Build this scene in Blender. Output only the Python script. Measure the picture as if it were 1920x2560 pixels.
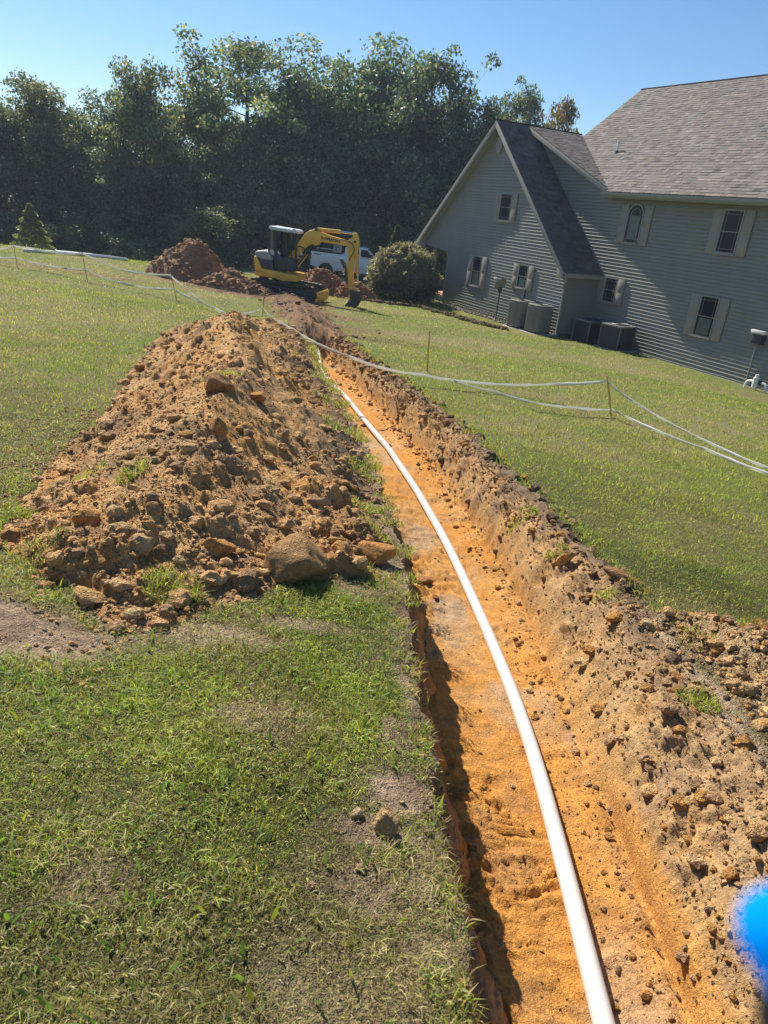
import bpy, bmesh, math, random
import numpy as np
from mathutils import Vector, Matrix, Euler
random.seed(7); rng = np.random.default_rng(11)
SC = bpy.context.scene
for o in list(bpy.data.objects): bpy.data.objects.remove(o)
COL = SC.collection
# ---------------------------------------------------------------- camera, sky, sun, exposure
cam_d = bpy.data.cameras.new('camera'); cam = bpy.data.objects.new('camera', cam_d); COL.objects.link(cam)
cam_d.sensor_fit = 'VERTICAL'; cam_d.sensor_height = 32.0; cam_d.lens = 1790./2560.*32.0
cam_d.clip_start = .02; cam_d.clip_end = 1500
_R = ((0.9945326667, -0.1044259300, 0.0), (0.0409432091, 0.3899353252, -0.9199315712), (0.0960647099, 0.9149019987, 0.3920789515))
cam.matrix_world = Matrix(_R).to_4x4()
cam_d.dof.use_dof = True; cam_d.dof.focus_distance = 11.0; cam_d.dof.aperture_fstop = 8.0
SC.camera = cam
SUN_AZ, SUN_EL = math.radians(-34.6), math.radians(41.4)
world = bpy.data.worlds.new("World"); SC.world = world; world.use_nodes = True
wn = world.node_tree.nodes; wl = world.node_tree.links
sky = wn.new('ShaderNodeTexSky'); sky.sky_type = 'NISHITA'; sky.sun_disc = False
sky.sun_elevation = SUN_EL; sky.sun_rotation = SUN_AZ; sky.altitude = 100; sky.air_density = .95; sky.dust_density = .12; sky.ozone_density = 5.0
bg = wn['Background']; bg.inputs['Strength'].default_value = 0.078
hs_ = wn.new('ShaderNodeHueSaturation'); hs_.inputs['Saturation'].default_value = 1.10; wl.new(sky.outputs['Color'], hs_.inputs['Color']); wl.new(hs_.outputs['Color'], bg.inputs['Color'])
sl = bpy.data.lights.new('sun', 'SUN'); sl.energy = 5.0; sl.angle = math.radians(.53); sl.color = (1., .93, .82)
so = bpy.data.objects.new('sun', sl); COL.objects.link(so)
S = Vector((math.sin(SUN_AZ)*math.cos(SUN_EL), math.cos(SUN_AZ)*math.cos(SUN_EL), math.sin(SUN_EL)))
so.rotation_euler = S.to_track_quat('Z', 'Y').to_euler(); so.location = (-20, 30, 40)
vs = SC.view_settings; vs.view_transform = 'Standard'; vs.look = 'None'; vs.exposure = 0.68; vs.gamma = 1.0; vs.use_curve_mapping = False
SC.render.engine = 'CYCLES'
SC.cycles.max_bounces = 6; SC.cycles.transparent_max_bounces = 8
# ---------------------------------------------------------------- terrain functions (metres; x right, y away from the photographer, z up)
def hash2(ix, iy, s):
    n = (ix*374761393 + iy*668265263 + s*974634777) & 0xFFFFFFFF
    n = ((n ^ (n >> 13))*1274126177) & 0xFFFFFFFF
    n = n ^ (n >> 16)
    return (n & 0xFFFFFF)/float(0xFFFFFF)
def vnoise(x, y, s=0):
    x = np.asarray(x, float); y = np.asarray(y, float)
    ix = np.floor(x).astype(np.int64); iy = np.floor(y).astype(np.int64)
    fx = x-ix; fy = y-iy
    fx = fx*fx*fx*(fx*(fx*6-15)+10); fy = fy*fy*fy*(fy*(fy*6-15)+10)
    a = hash2(ix, iy, s); b = hash2(ix+1, iy, s); c = hash2(ix, iy+1, s); d = hash2(ix+1, iy+1, s)
    return (a+(b-a)*fx)*(1-fy)+(c+(d-c)*fx)*fy
def fbm(x, y, s=0, o=4, g=.5):
    t = 0.; A = 1.; n = 0.
    for k in range(o):
        c, sn = np.cos(.7*k+.3), np.sin(.7*k+.3)
        t = t+A*vnoise((x*c-y*sn)*2**k+17*k, (x*sn+y*c)*2**k-9*k, s+k*13); n += A; A *= g
    return t/n-.5
def billow(x, y, s=0, o=4, g=.5):
    t = 0.; A = 1.; n = 0.
    for k in range(o):
        c, sn = np.cos(.9*k+.2), np.sin(.9*k+.2)
        t = t+A*np.abs(2*vnoise((x*c-y*sn)*2**k+7*k, (x*sn+y*c)*2**k+3*k, s+k*7)-1); n += A; A *= g
    return t/n
def sst(a, b, x):
    t = np.clip((x-a)/(b-a), 0, 1); return t*t*(3-2*t)
HO = np.array([8.27, 25.31, -3.86])                      # house origin
HU = np.array([0.48029, -0.87712, 0.]); HV = np.array([-0.87712, -0.48029, 0.])
def hpt(u, v, w): return HO+HU*u+HV*v+np.array([0, 0, w])
def ground(x, y):
    x = np.asarray(x, float); y = np.asarray(y, float)
    z = -1.55-.075*y-.05*x
    u = (x-HO[0])*HU[0]+(y-HO[1])*HU[1]; v = (x-HO[0])*HV[0]+(y-HO[1])*HV[1]
    bu = np.interp(u, [-30, -19, -13, -11, -7, -2.8, 0, 4.5, 10, 40], [0, .1, .38, .34, .16, .02, 0, -.2, -.4, -.5])
    vv = v-1.2*sst(-1, -4, u)
    z = z+bu*(1-sst(.5, 7.5, vv))
    ye = np.interp(x, [-40, -17, -16, -13.5, -13, -9, -7, 40], [29, 31.3, 34.3, 35.2, 40.3, 48, 58, 62])
    z = z-np.clip((y-ye)*.22, 0, 2.2)
    z = z+.24*np.exp(-((x+11.3)**2+(y-28.8)**2)/9.)
    z = z+.05*fbm(x*.35, y*.35, 5, 3)*sst(2, 8, np.hypot(x, y))
    return z
TYL = np.array([-8, 0, 1.17, 1.57, 2.1, 2.73, 3.23, 3.8, 4.38, 4.75, 5.25, 5.6, 6.2, 6.83, 7.42, 7.92, 8.8, 9.4, 10.6, 12.25, 15.6, 20])
TLL = np.array([.42, .38, .345, .325, .255, .215, .196, .145, .08, .01, -.07, -.13, -.22, -.35, -.47, -.57, -.76, -.93, -1.16, -1.47, -2.08, -2.8])
TYR = np.array([-8, 0, 2, 2.46, 3.6, 4.4, 5.55, 7.16, 9.2, 11.87, 13.9, 14.7, 15.6, 20])
TRR = np.array([1.08, 1.06, 1.05, 1.02, 1.02, .99, .80, .55, .10, -.61, -1.08, -1.36, -1.6, -2.3])
TYS = np.array([-8, 0, 1.44, 2.07, 2.99, 4.12, 5.36, 6.79, 9.28, 12.18, 15.57, 20])
TS = np.array([.60, .55, .50, .50, .42, .30, .24, .22, .20, .20, .15, .1])     # run of the sloping right wall
TWL = np.array([.20, .20, .19, .18, .16, .13, .13, .12, .11, .10, .10, .10])   # run of the steep left wall
_yy = np.linspace(-8, 20, 561)
def _sm(t, v):
    a = np.interp(_yy, t, v); k = np.ones(25)/25.
    return np.convolve(np.pad(a, 12, 'edge'), k, 'valid')
_L, _Rr, _S, _WL = _sm(TYL, TLL), _sm(TYR, TRR), _sm(TYS, TS), _sm(TYS, TWL)
def cells(x, y, s, seed, dens=.8, rmin=.35, rmax=.75, flat=.7):
    """height of half-buried clods of size s laid on a jittered grid"""
    X = np.asarray(x)/s; Y = np.asarray(y)/s; ix = np.floor(X).astype(np.int64); iy = np.floor(Y).astype(np.int64); out = np.zeros(np.shape(X))
    for a in (-1, 0, 1):
        for b in (-1, 0, 1):
            jx = hash2(ix+a, iy+b, seed); jy = hash2(ix+a, iy+b, seed+1); jr = hash2(ix+a, iy+b, seed+2); an = hash2(ix+a, iy+b, seed+3)*6.283; el = .65+.7*hash2(ix+a, iy+b, seed+4)
            dx = X-(ix+a+jx); dy = Y-(iy+b+jy); c, sn = np.cos(an), np.sin(an); u = (dx*c+dy*sn)*el; v = (-dx*sn+dy*c)/el
            r = np.where(jr < dens, rmin+(rmax-rmin)*(jr/dens)**2, 0); q = np.maximum(np.abs(u)*.95+.45*np.abs(v), np.abs(v)*.95+.25*np.abs(u))*.5+.5*np.hypot(u, v)
            out = np.maximum(out, np.sqrt(np.maximum(r*r-q*q, 0))*flat)
    return out*s
def tl(y): return np.interp(y, _yy, _L)
def twl(y): return np.interp(y, _yy, _WL)
def tr(y): return np.interp(y, _yy, _Rr)
def tt(y): return np.interp(y, _yy, _Rr+_S)
# ---------------------------------------------------------------- object helpers
def link(o, parent=None):
    COL.objects.link(o)
    if parent is not None: o.parent = parent
    return o
def tag(o, label=None, cat=None, group=None, kind=None):
    if label: o['label'] = label
    if cat: o['category'] = cat
    if group: o['group'] = group
    if kind: o['kind'] = kind
    return o
def empty(name, loc=(0, 0, 0), rz=0, rot=None):
    o = bpy.data.objects.new(name, None); COL.objects.link(o); o.location = loc
    o.rotation_euler = rot if rot else (0, 0, rz); o.empty_display_size = .3
    return o
def np_mesh(name, co, faces, mat, smooth=False, col=None, fac_smooth=None):
    """co Nx3, faces Mx3 or Mx4 int array"""
    me = bpy.data.meshes.new(name); co = np.asarray(co, np.float32); faces = np.asarray(faces, np.int32)
    k = faces.shape[1]
    me.vertices.add(len(co)); me.vertices.foreach_set('co', co.ravel())
    me.loops.add(faces.size); me.loops.foreach_set('vertex_index', faces.ravel())
    me.polygons.add(len(faces)); me.polygons.foreach_set('loop_start', np.arange(0, faces.size, k, dtype=np.int32))
    me.polygons.foreach_set('use_smooth', np.full(len(faces), smooth))
    me.update(calc_edges=True)
    if col is not None:
        a = me.color_attributes.new('col', 'FLOAT_COLOR', 'POINT')
        c = np.ones((len(co), 4), np.float32); c[:, :3] = col; a.data.foreach_set('color', c.ravel())
    if mat: me.materials.append(mat)
    return me
def nobj(name, me, parent=None):
    return link(bpy.data.objects.new(name, me), parent)
class MB:
    def __init__(s): s.v = []; s.f = []
    def add(s, vs_, fs): b = len(s.v); s.v += [tuple(p) for p in vs_]; s.f += [tuple(i+b for i in f) for f in fs]; return s
    def box(s, x0, x1, y0, y1, z0, z1, M=None):
        p = [(x, y, z) for z in (z0, z1) for y in (y0, y1) for x in (x0, x1)]
        if M: p = [M @ Vector(q) for q in p]
        return s.add(p, [(0, 2, 3, 1), (4, 5, 7, 6), (0, 1, 5, 4), (2, 6, 7, 3), (0, 4, 6, 2), (1, 3, 7, 5)])
    def prism(s, poly, a, b, ax='y'):
        """poly in the x-z plane extruded along y (ax y), or x-y along z"""
        n = len(poly)
        if ax == 'y': P = [(p[0], a, p[1]) for p in poly]+[(p[0], b, p[1]) for p in poly]
        elif ax == 'z': P = [(p[0], p[1], a) for p in poly]+[(p[0], p[1], b) for p in poly]
        else: P = [(a, p[0], p[1]) for p in poly]+[(b, p[0], p[1]) for p in poly]
        return s.add(P, [tuple(range(n)), tuple(range(2*n-1, n-1, -1))]+[(i, i+n, (i+1) % n+n, (i+1) % n) for i in range(n)])
    def tube(s, pts, r, seg=8, cap=True):
        pts = [Vector(p) for p in pts]; n = len(pts); rr = r if hasattr(r, '__len__') else [r]*n
        d0 = (pts[1]-pts[0]).normalized(); up = Vector((0, 0, 1)) if abs(d0.z) < .9 else Vector((1, 0, 0))
        vs_ = []
        for i in range(n):
            d = (pts[min(i+1, n-1)]-pts[max(i-1, 0)]).normalized()
            a = d.cross(up).normalized(); b = a.cross(d).normalized(); up = b
            for k in range(seg):
                t = 2*math.pi*k/seg; vs_.append(pts[i]+a*math.cos(t)*rr[i]+b*math.sin(t)*rr[i])
        fs = [(i*seg+k, i*seg+(k+1) % seg, (i+1)*seg+(k+1) % seg, (i+1)*seg+k) for i in range(n-1) for k in range(seg)]
        if cap: fs += [tuple(range(seg-1, -1, -1)), tuple((n-1)*seg+k for k in range(seg))]
        return s.add(vs_, fs)
    def build(s, name, mat, parent=None, smooth=False, bevel=0, seg=2, angle=40):
        me = bpy.data.meshes.new(name); me.from_pydata(s.v, [], s.f); me.materials.append(mat)
        bm = bmesh.new(); bm.from_mesh(me); bmesh.ops.recalc_face_normals(bm, faces=bm.faces)
        if bevel:
            ed = [e for e in bm.edges if len(e.link_faces) == 2 and e.calc_face_angle(0) > math.radians(angle)]
            bmesh.ops.bevel(bm, geom=ed, offset=bevel, segments=seg, affect='EDGES', profile=.5, clamp_overlap=True)
        if smooth or bevel:
            for f in bm.faces: f.smooth = True
            for e in bm.edges:
                if len(e.link_faces) == 2 and e.calc_face_angle(0) > math.radians(38): e.smooth = False
        bm.to_mesh(me); bm.free()
        return nobj(name, me, parent)
# ---------------------------------------------------------------- materials
def newmat(name):
    m = bpy.data.materials.new(name); m.use_nodes = True; nt = m.node_tree
    return m, nt, nt.nodes['Principled BSDF']
def NN(nt, t, **k):
    n = nt.nodes.new(t)
    for a, b in k.items():
        if a in n.inputs: n.inputs[a].default_value = b
        else: setattr(n, a, b)
    return n
def flat(name, c, rough=.6, metal=0, var=.12, scale=8., bump=0, spec=.5, bscale=None):
    m, nt, p = newmat(name); p.inputs['Roughness'].default_value = rough; p.inputs['Metallic'].default_value = metal
    p.inputs['Specular IOR Level'].default_value = spec
    tc = NN(nt, 'ShaderNodeTexCoord'); nz = NN(nt, 'ShaderNodeTexNoise', Scale=scale, Detail=5.)
    nt.links.new(tc.outputs['Object'], nz.inputs['Vector'])
    mr = NN(nt, 'ShaderNodeMapRange'); mr.inputs[3].default_value = 1-var; mr.inputs[4].default_value = 1+var
    mr.inputs[1].default_value = .3; mr.inputs[2].default_value = .7
    nt.links.new(nz.outputs['Fac'], mr.inputs[0])
    mx = NN(nt, 'ShaderNodeMix', data_type='RGBA', blend_type='MULTIPLY'); mx.inputs[0].default_value = 1
    mx.inputs[6].default_value = (*c, 1); nt.links.new(mr.outputs[0], mx.inputs[7]); nt.links.new(mx.outputs[2], p.inputs['Base Color'])
    if bump:
        n2 = NN(nt, 'ShaderNodeTexNoise', Scale=bscale or scale*3, Detail=6.); nt.links.new(tc.outputs['Object'], n2.inputs['Vector'])
        b = NN(nt, 'ShaderNodeBump', Strength=1., Distance=bump); nt.links.new(n2.outputs['Fac'], b.inputs['Height']); nt.links.new(b.outputs[0], p.inputs['Normal'])
    return m
def soilmat(name, bump=.012, scale=28., var=.35, rough=.95, crumb=55.):
    """earth whose hue comes from the mesh attribute col; grain and crumbs are procedural"""
    m, nt, p = newmat(name); p.inputs['Roughness'].default_value = rough; p.inputs['Specular IOR Level'].default_value = .15
    at = NN(nt, 'ShaderNodeAttribute', attribute_name='col'); ge = NN(nt, 'ShaderNodeNewGeometry')
    n1 = NN(nt, 'ShaderNodeTexNoise', Scale=scale, Detail=7., Roughness=.65); n2 = NN(nt, 'ShaderNodeTexNoise', Scale=scale*6, Detail=4.)
    for n in (n1, n2): nt.links.new(ge.outputs['Position'], n.inputs['Vector'])
    ad = NN(nt, 'ShaderNodeMath', operation='ADD'); nt.links.new(n1.outputs['Fac'], ad.inputs[0]); nt.links.new(n2.outputs['Fac'], ad.inputs[1])
    mr = NN(nt, 'ShaderNodeMapRange'); mr.inputs[1].default_value = .75; mr.inputs[2].default_value = 1.25; mr.inputs[3].default_value = 1-var; mr.inputs[4].default_value = 1+var
    nt.links.new(ad.outputs[0], mr.inputs[0])
    mx = NN(nt, 'ShaderNodeMix', data_type='RGBA', blend_type='MULTIPLY'); mx.inputs[0].default_value = 1
    nt.links.new(at.outputs['Color'], mx.inputs[6]); nt.links.new(mr.outputs[0], mx.inputs[7]); nt.links.new(mx.outputs[2], p.inputs['Base Color'])
    wp = NN(nt, 'ShaderNodeTexNoise', Scale=crumb*.35, Detail=3.); nt.links.new(ge.outputs['Position'], wp.inputs['Vector'])
    wv = NN(nt, 'ShaderNodeVectorMath', operation='MULTIPLY_ADD'); wv.inputs[1].default_value = (.07, .07, .07); nt.links.new(wp.outputs['Color'], wv.inputs[0]); nt.links.new(ge.outputs['Position'], wv.inputs[2])
    vo = NN(nt, 'ShaderNodeTexVoronoi', Scale=crumb); vo.inputs['Randomness'].default_value = 1; nt.links.new(wv.outputs[0], vo.inputs['Vector'])
    v2 = NN(nt, 'ShaderNodeTexVoronoi', Scale=crumb*2.7); nt.links.new(wv.outputs[0], v2.inputs['Vector'])
    m3 = NN(nt, 'ShaderNodeMath', operation='MULTIPLY_ADD'); m3.inputs[1].default_value = -.55; nt.links.new(v2.outputs['Distance'], m3.inputs[0]); nt.links.new(ad.outputs[0], m3.inputs[2])
    m4 = NN(nt, 'ShaderNodeMath', operation='MULTIPLY_ADD'); m4.inputs[1].default_value = -.8; nt.links.new(vo.outputs['Distance'], m4.inputs[0]); nt.links.new(m3.outputs[0], m4.inputs[2])
    b = NN(nt, 'ShaderNodeBump', Strength=1., Distance=bump); nt.links.new(m4.outputs[0], b.inputs['Height']); nt.links.new(b.outputs[0], p.inputs['Normal'])
    return m
def leafmat(name, trans=.45, tint=(1.5, 1.5, .7, 1), rough=.45, spec=.5, varyobj=True, hsv=.0):
    """two-sided leaf / blade, colour from attribute col, light passes through"""
    m, nt, p = newmat(name); p.inputs['Roughness'].default_value = rough; p.inputs['Specular IOR Level'].default_value = spec
    at = NN(nt, 'ShaderNodeAttribute', attribute_name='col')
    src = at.outputs['Color']
    if varyobj:
        oi = NN(nt, 'ShaderNodeObjectInfo'); hs = NN(nt, 'ShaderNodeHueSaturation')
        m1 = NN(nt, 'ShaderNodeMapRange'); m1.inputs[3].default_value = .475; m1.inputs[4].default_value = .515; nt.links.new(oi.outputs['Random'], m1.inputs[0])
        mm = NN(nt, 'ShaderNodeMath', operation='FRACT'); mu = NN(nt, 'ShaderNodeMath', operation='MULTIPLY'); mu.inputs[1].default_value = 7.3
        nt.links.new(oi.outputs['Random'], mu.inputs[0]); nt.links.new(mu.outputs[0], mm.inputs[0])
        m2 = NN(nt, 'ShaderNodeMapRange'); m2.inputs[3].default_value = .8; m2.inputs[4].default_value = 1.25; nt.links.new(mm.outputs[0], m2.inputs[0])
        nt.links.new(m1.outputs[0], hs.inputs['Hue']); nt.links.new(m2.outputs[0], hs.inputs['Value']); nt.links.new(src, hs.inputs['Color']); src = hs.outputs['Color']
    nt.links.new(src, p.inputs['Base Color'])
    tr = NN(nt, 'ShaderNodeBsdfTranslucent'); br = NN(nt, 'ShaderNodeMix', data_type='RGBA', blend_type='MULTIPLY'); br.inputs[0].default_value = 1
    br.inputs[7].default_value = tint; nt.links.new(src, br.inputs[6]); nt.links.new(br.outputs[2], tr.inputs['Color'])
    ms = NN(nt, 'ShaderNodeMixShader'); ms.inputs[0].default_value = trans
    nt.links.new(p.outputs[0], ms.inputs[1]); nt.links.new(tr.outputs[0], ms.inputs[2]); nt.links.new(ms.outputs[0], nt.nodes['Material Output'].inputs['Surface'])
    return m
M = {}
M['soil'] = soilmat('soil', .016, 28, .32); M['clay'] = soilmat('clay', .005, 14, .26, crumb=85.)
M['lawn'] = soilmat('lawn_soil', .02, 30, .45)
M['grass'] = leafmat('grass_blade', .38, rough=.5, spec=.3, varyobj=False)
M['leaf'] = leafmat('leaf', .50, tint=(1.25, 1.3, .8, 1), rough=.45, spec=.4)
M['bark'] = flat('bark', (.09, .07, .055), .9, bump=.02, scale=6)
M['siding'] = flat('siding_vinyl', (.225, .22, .18), .5, var=.06, scale=1.5)
M['trim'] = flat('trim_beige', (.29, .28, .245), .5, var=.05)
M['fascia'] = flat('fascia_grey', (.24, .24, .22), .45, var=.06)
M['shutter'] = flat('shutter_tan', (.265, .245, .205), .55, var=.06)
M['glass'] = flat('window_glass', (.010, .013, .02), .08, var=.3, scale=2, spec=.1)
M['blind'] = flat('window_shade', (.07, .095, .09), .3, var=.2)
M['white'] = flat('white_plastic', (.75, .75, .72), .4, var=.05)
M['pvc'] = flat('pvc_white', (.74, .74, .71), .33, var=.05, scale=5)
M['stone'] = flat('foundation_stone', (.32, .29, .24), .9, var=.35, scale=5, bump=.02)
M['concrete'] = flat('concrete', (.36, .34, .31), .9, var=.15)
M['tan_metal'] = flat('tan_painted_metal', (.19, .19, .165), .5, var=.08)
M['dark_metal'] = flat('dark_metal', (.018, .02, .023), .5, var=.2)
M['grey_metal'] = flat('grey_metal', (.09, .09, .092), .5, .3, var=.15)
M['yellow'] = flat('machine_yellow', (.80, .45, .05), .45, var=.16, scale=3)
M['hood'] = flat('hood_grey', (.30, .31, .29), .5, var=.08)
M['black'] = flat('black_rubber', (.018, .018, .02), .6, var=.3)
M['darkpanel'] = flat('navy_panel', (.03, .036, .05), .4, var=.1)
M['chrome'] = flat('chrome_rod', (.6, .6, .62), .2, .9, var=.03)
M['cabwhite'] = flat('cab_roof', (.5, .56, .56), .5, var=.05)
M['cabglass'] = flat('cab_glass', (.07, .10, .095), .08, var=.2, spec=.8)
M['truck'] = flat('white_paint', (.80, .80, .80), .3, var=.03)
M['red'] = flat('red_lens', (.45, .03, .02), .3)
M['steelmud'] = flat('muddy_steel', (.075, .06, .05), .8, var=.4, bump=.02)
M['stake'] = flat('wood_stake', (.62, .36, .08), .7, var=.2)
M['mark'] = flat('dark_print', (.02, .022, .05), .6)
M['deck'] = flat('deck_board', (.42, .22, .15), .7, var=.15)
def tapemat():
    m, nt, p = newmat('white_tape'); p.inputs['Base Color'].default_value = (.8, .8, .76, 1); p.inputs['Roughness'].default_value = .35
    tr = NN(nt, 'ShaderNodeBsdfTranslucent'); tr.inputs['Color'].default_value = (.8, .8, .75, 1)
    ms = NN(nt, 'ShaderNodeMixShader'); ms.inputs[0].default_value = .45
    nt.links.new(p.outputs[0], ms.inputs[1]); nt.links.new(tr.outputs[0], ms.inputs[2]); nt.links.new(ms.outputs[0], nt.nodes['Material Output'].inputs['Surface'])
    return m
M['tape'] = tapemat()
def pvcmat():
    m, nt, p = newmat('dusty_pvc'); p.inputs['Roughness'].default_value = .38; tc = NN(nt, 'ShaderNodeTexCoord')
    n1 = NN(nt, 'ShaderNodeTexNoise', Scale=3.5, Detail=6., Roughness=.7); n2 = NN(nt, 'ShaderNodeTexNoise', Scale=60., Detail=3.)
    for n in (n1, n2): nt.links.new(tc.outputs['Object'], n.inputs['Vector'])
    mu = NN(nt, 'ShaderNodeMath', operation='MULTIPLY'); nt.links.new(n1.outputs['Fac'], mu.inputs[0]); nt.links.new(n2.outputs['Fac'], mu.inputs[1])
    mr = NN(nt, 'ShaderNodeMapRange'); mr.inputs[1].default_value = .30; mr.inputs[2].default_value = .44; mr.inputs[4].default_value = .55; nt.links.new(mu.outputs[0], mr.inputs[0])
    mx = NN(nt, 'ShaderNodeMix', data_type='RGBA'); mx.inputs[6].default_value = (.60, .60, .575, 1); mx.inputs[7].default_value = (.50, .36, .22, 1); nt.links.new(mr.outputs[0], mx.inputs[0]); nt.links.new(mx.outputs[2], p.inputs['Base Color'])
    return m
M['pvcd'] = pvcmat()
def shingle_mat():
    m, nt, p = newmat('asphalt_shingle'); p.inputs['Roughness'].default_value = .9; p.inputs['Specular IOR Level'].default_value = .2
    at = NN(nt, 'ShaderNodeAttribute', attribute_name='col'); tc = NN(nt, 'ShaderNodeTexCoord'); nz = NN(nt, 'ShaderNodeTexNoise', Scale=60., Detail=3.)
    nt.links.new(tc.outputs['Object'], nz.inputs['Vector'])
    mr = NN(nt, 'ShaderNodeMapRange'); mr.inputs[3].default_value = .7; mr.inputs[4].default_value = 1.3; nt.links.new(nz.outputs['Fac'], mr.inputs[0])
    mx = NN(nt, 'ShaderNodeMix', data_type='RGBA', blend_type='MULTIPLY'); mx.inputs[0].default_value = 1
    nt.links.new(at.outputs['Color'], mx.inputs[6]); nt.links.new(mr.outputs[0], mx.inputs[7]); nt.links.new(mx.outputs[2], p.inputs['Base Color'])
    return m
M['shingle'] = shingle_mat()
CLAY = np.array([.50, .255, .09]); TOP = np.array([.20, .135, .085]); SAND = np.array([.46, .33, .20]); DARK = np.array([.10, .075, .05])
# ---------------------------------------------------------------- masks on the lawn
PATCH = [(-1.38, 2.36, .50, .22, 1.), (-.30, 2.72, .25, .07, .6), (.14, 2.02, .10, .12, .7), (.05, 1.36, .08, .08, .7), (.24, 2.35, .10, .22, .9), (.16, 1.74, .14, .12, 1.), (.08, 1.56, .13, .06, .8), (-.03, 1.45, .14, .16, .35), (.02, 1.02, .2, .25, .35), (-.35, 2.0, .18, .1, .45), (-.62,1.25,.1,.08,.5), (-.9, 2.52, .5, .12, .7),
         (-9.3, 22.2, 2.6, .8, .6), (-11.8, 21.2, 1.6, .4, .5), (-8.0, 23.6, 1.4, .4, .4), (-7.6, 25.0, 2.2, 1.0, .8), (-4.9, 24.0, 1.6, 1.3, .9), (-2.2, 20.5, 1.5, 1.1, .75), (-3.4, 24.4, 1.7, 1.3, .95), (-6.4, 24.3, 2.2, .8, .85), (-1.2, 15.7, 1.2, .28, .75), (-.3, 16.3, 1.3, .22, .6), (-.9, 18.3, 1.2, .35, .45), (-1.3, 17.2, 1.0, .6, .4)]
def dirt(x, y):
    """0 = lawn, 1 = bare earth"""
    e = fbm(x*3, y*3, 31, 4)*1.0
    d = np.zeros(np.shape(x))
    for cx, cy, rx, ry, a in PATCH:
        r = np.hypot((x-cx)/rx, (y-cy)/ry)+e*1.1
        d = np.maximum(d, a*(1-sst(.6, 1.25, r)))
    e2 = fbm(x*5, y*5, 77, 3)*.35
    k = sst(15.0, 16.2, y)
    dl = tl(y)-x; dr = x-tt(y)                       # distance outside the trench edges
    d = np.maximum(d, (1-sst(.0, .10, dl+e2*.5))*(1-k)*(x < tl(y)+.3)*(x > tl(y)-1))
    wr = .10+.05*sst(4, 9, y)
    d = np.maximum(d, (1-sst(0., wr, dr+e2*.6))*(1-k)*(x > tl(y)))
    # back-filled line from the trench end to the excavator
    cx = np.interp(y, [15, 19, 24.5, 26], [-1.75, -2.6, -3.9, -4.4]); w = np.interp(y, [15, 18, 25], [.55, .8, 1.2])
    d = np.maximum(d, (1-sst(.6, 1.2, np.abs(x-cx)/w+e))*sst(14.6, 15.4, y)*(1-sst(25.5, 27, y)))
    # mown-grass scraps and thin turf near the left bank
    strip = sst(2.9, 3.4, y)*(x < tl(y)+.02)*(1-sst(.30, .60, dl+e2*.8))*(1-k)*.92
    d = np.maximum(d, strip)
    thin = (1-sst(.0, .45, dl))*(dl > 0)*(1-sst(2.6, 3.2, y))*.62*sst(-.05, .2, fbm(x*4, y*4, 3, 3)+.1)
    return np.clip(np.maximum(d, thin), 0, 1)
MOX = ([-8, .3, 1.2, 2.2, 2.75, 3.05, 3.4, 3.8], [1.2, 2.6, 3.2, 3.4, 2.6, 1.5, .30, 0.])     # outer edge of the right-hand spoil, offset from tt
def mound(x, y):
    ow = np.interp(y, *MOX); s = np.clip((x-tt(y))/np.maximum(ow, .05), -1, 2)
    e = fbm(x*2.5, y*2.5, 55, 3)*.5
    p = sst(-.05, .30, s)*(1-sst(.72, 1.05, s+e*.4))
    return p*np.clip(ow/1.6, 0, 1)*(.17+.16*fbm(x*1.7+3, y*1.7, 58, 3))*(1-sst(3.1, 3.6, y))
def trench_z(x, y):
    """height of the dug ground, x measured across the trench"""
    g = ground(x, y); L, Rr, T = tl(y), tr(y), tt(y)
    fade = 1-sst(15.1, 15.9, y)
    D = .50*fade
    floor = g-D+.035*fbm(x*3, y*1.2, 8, 3)+.010*fbm(x*8, y*45, 9, 3)*(1+2*sst(-.1, .25, fbm(x*2, y*2, 12, 2)))
    # right wall profile: steep foot, rounded shoulder
    t = np.clip((x-Rr)/(T-Rr), 0, 1); wall = g-D*(1-np.sin(t*math.pi/2)**1.15)
    wall = wall+(.055*fbm(x*5, y*4, 14, 4)-.03*billow(x*7, y*6, 15, 3)+.02)*np.sin(np.clip(t, 0, 1)*math.pi)*fade
    z = np.where(x < L, g, np.where(x < Rr, floor, wall))
    z = np.where(x >= T, g, z)
    return z
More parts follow.
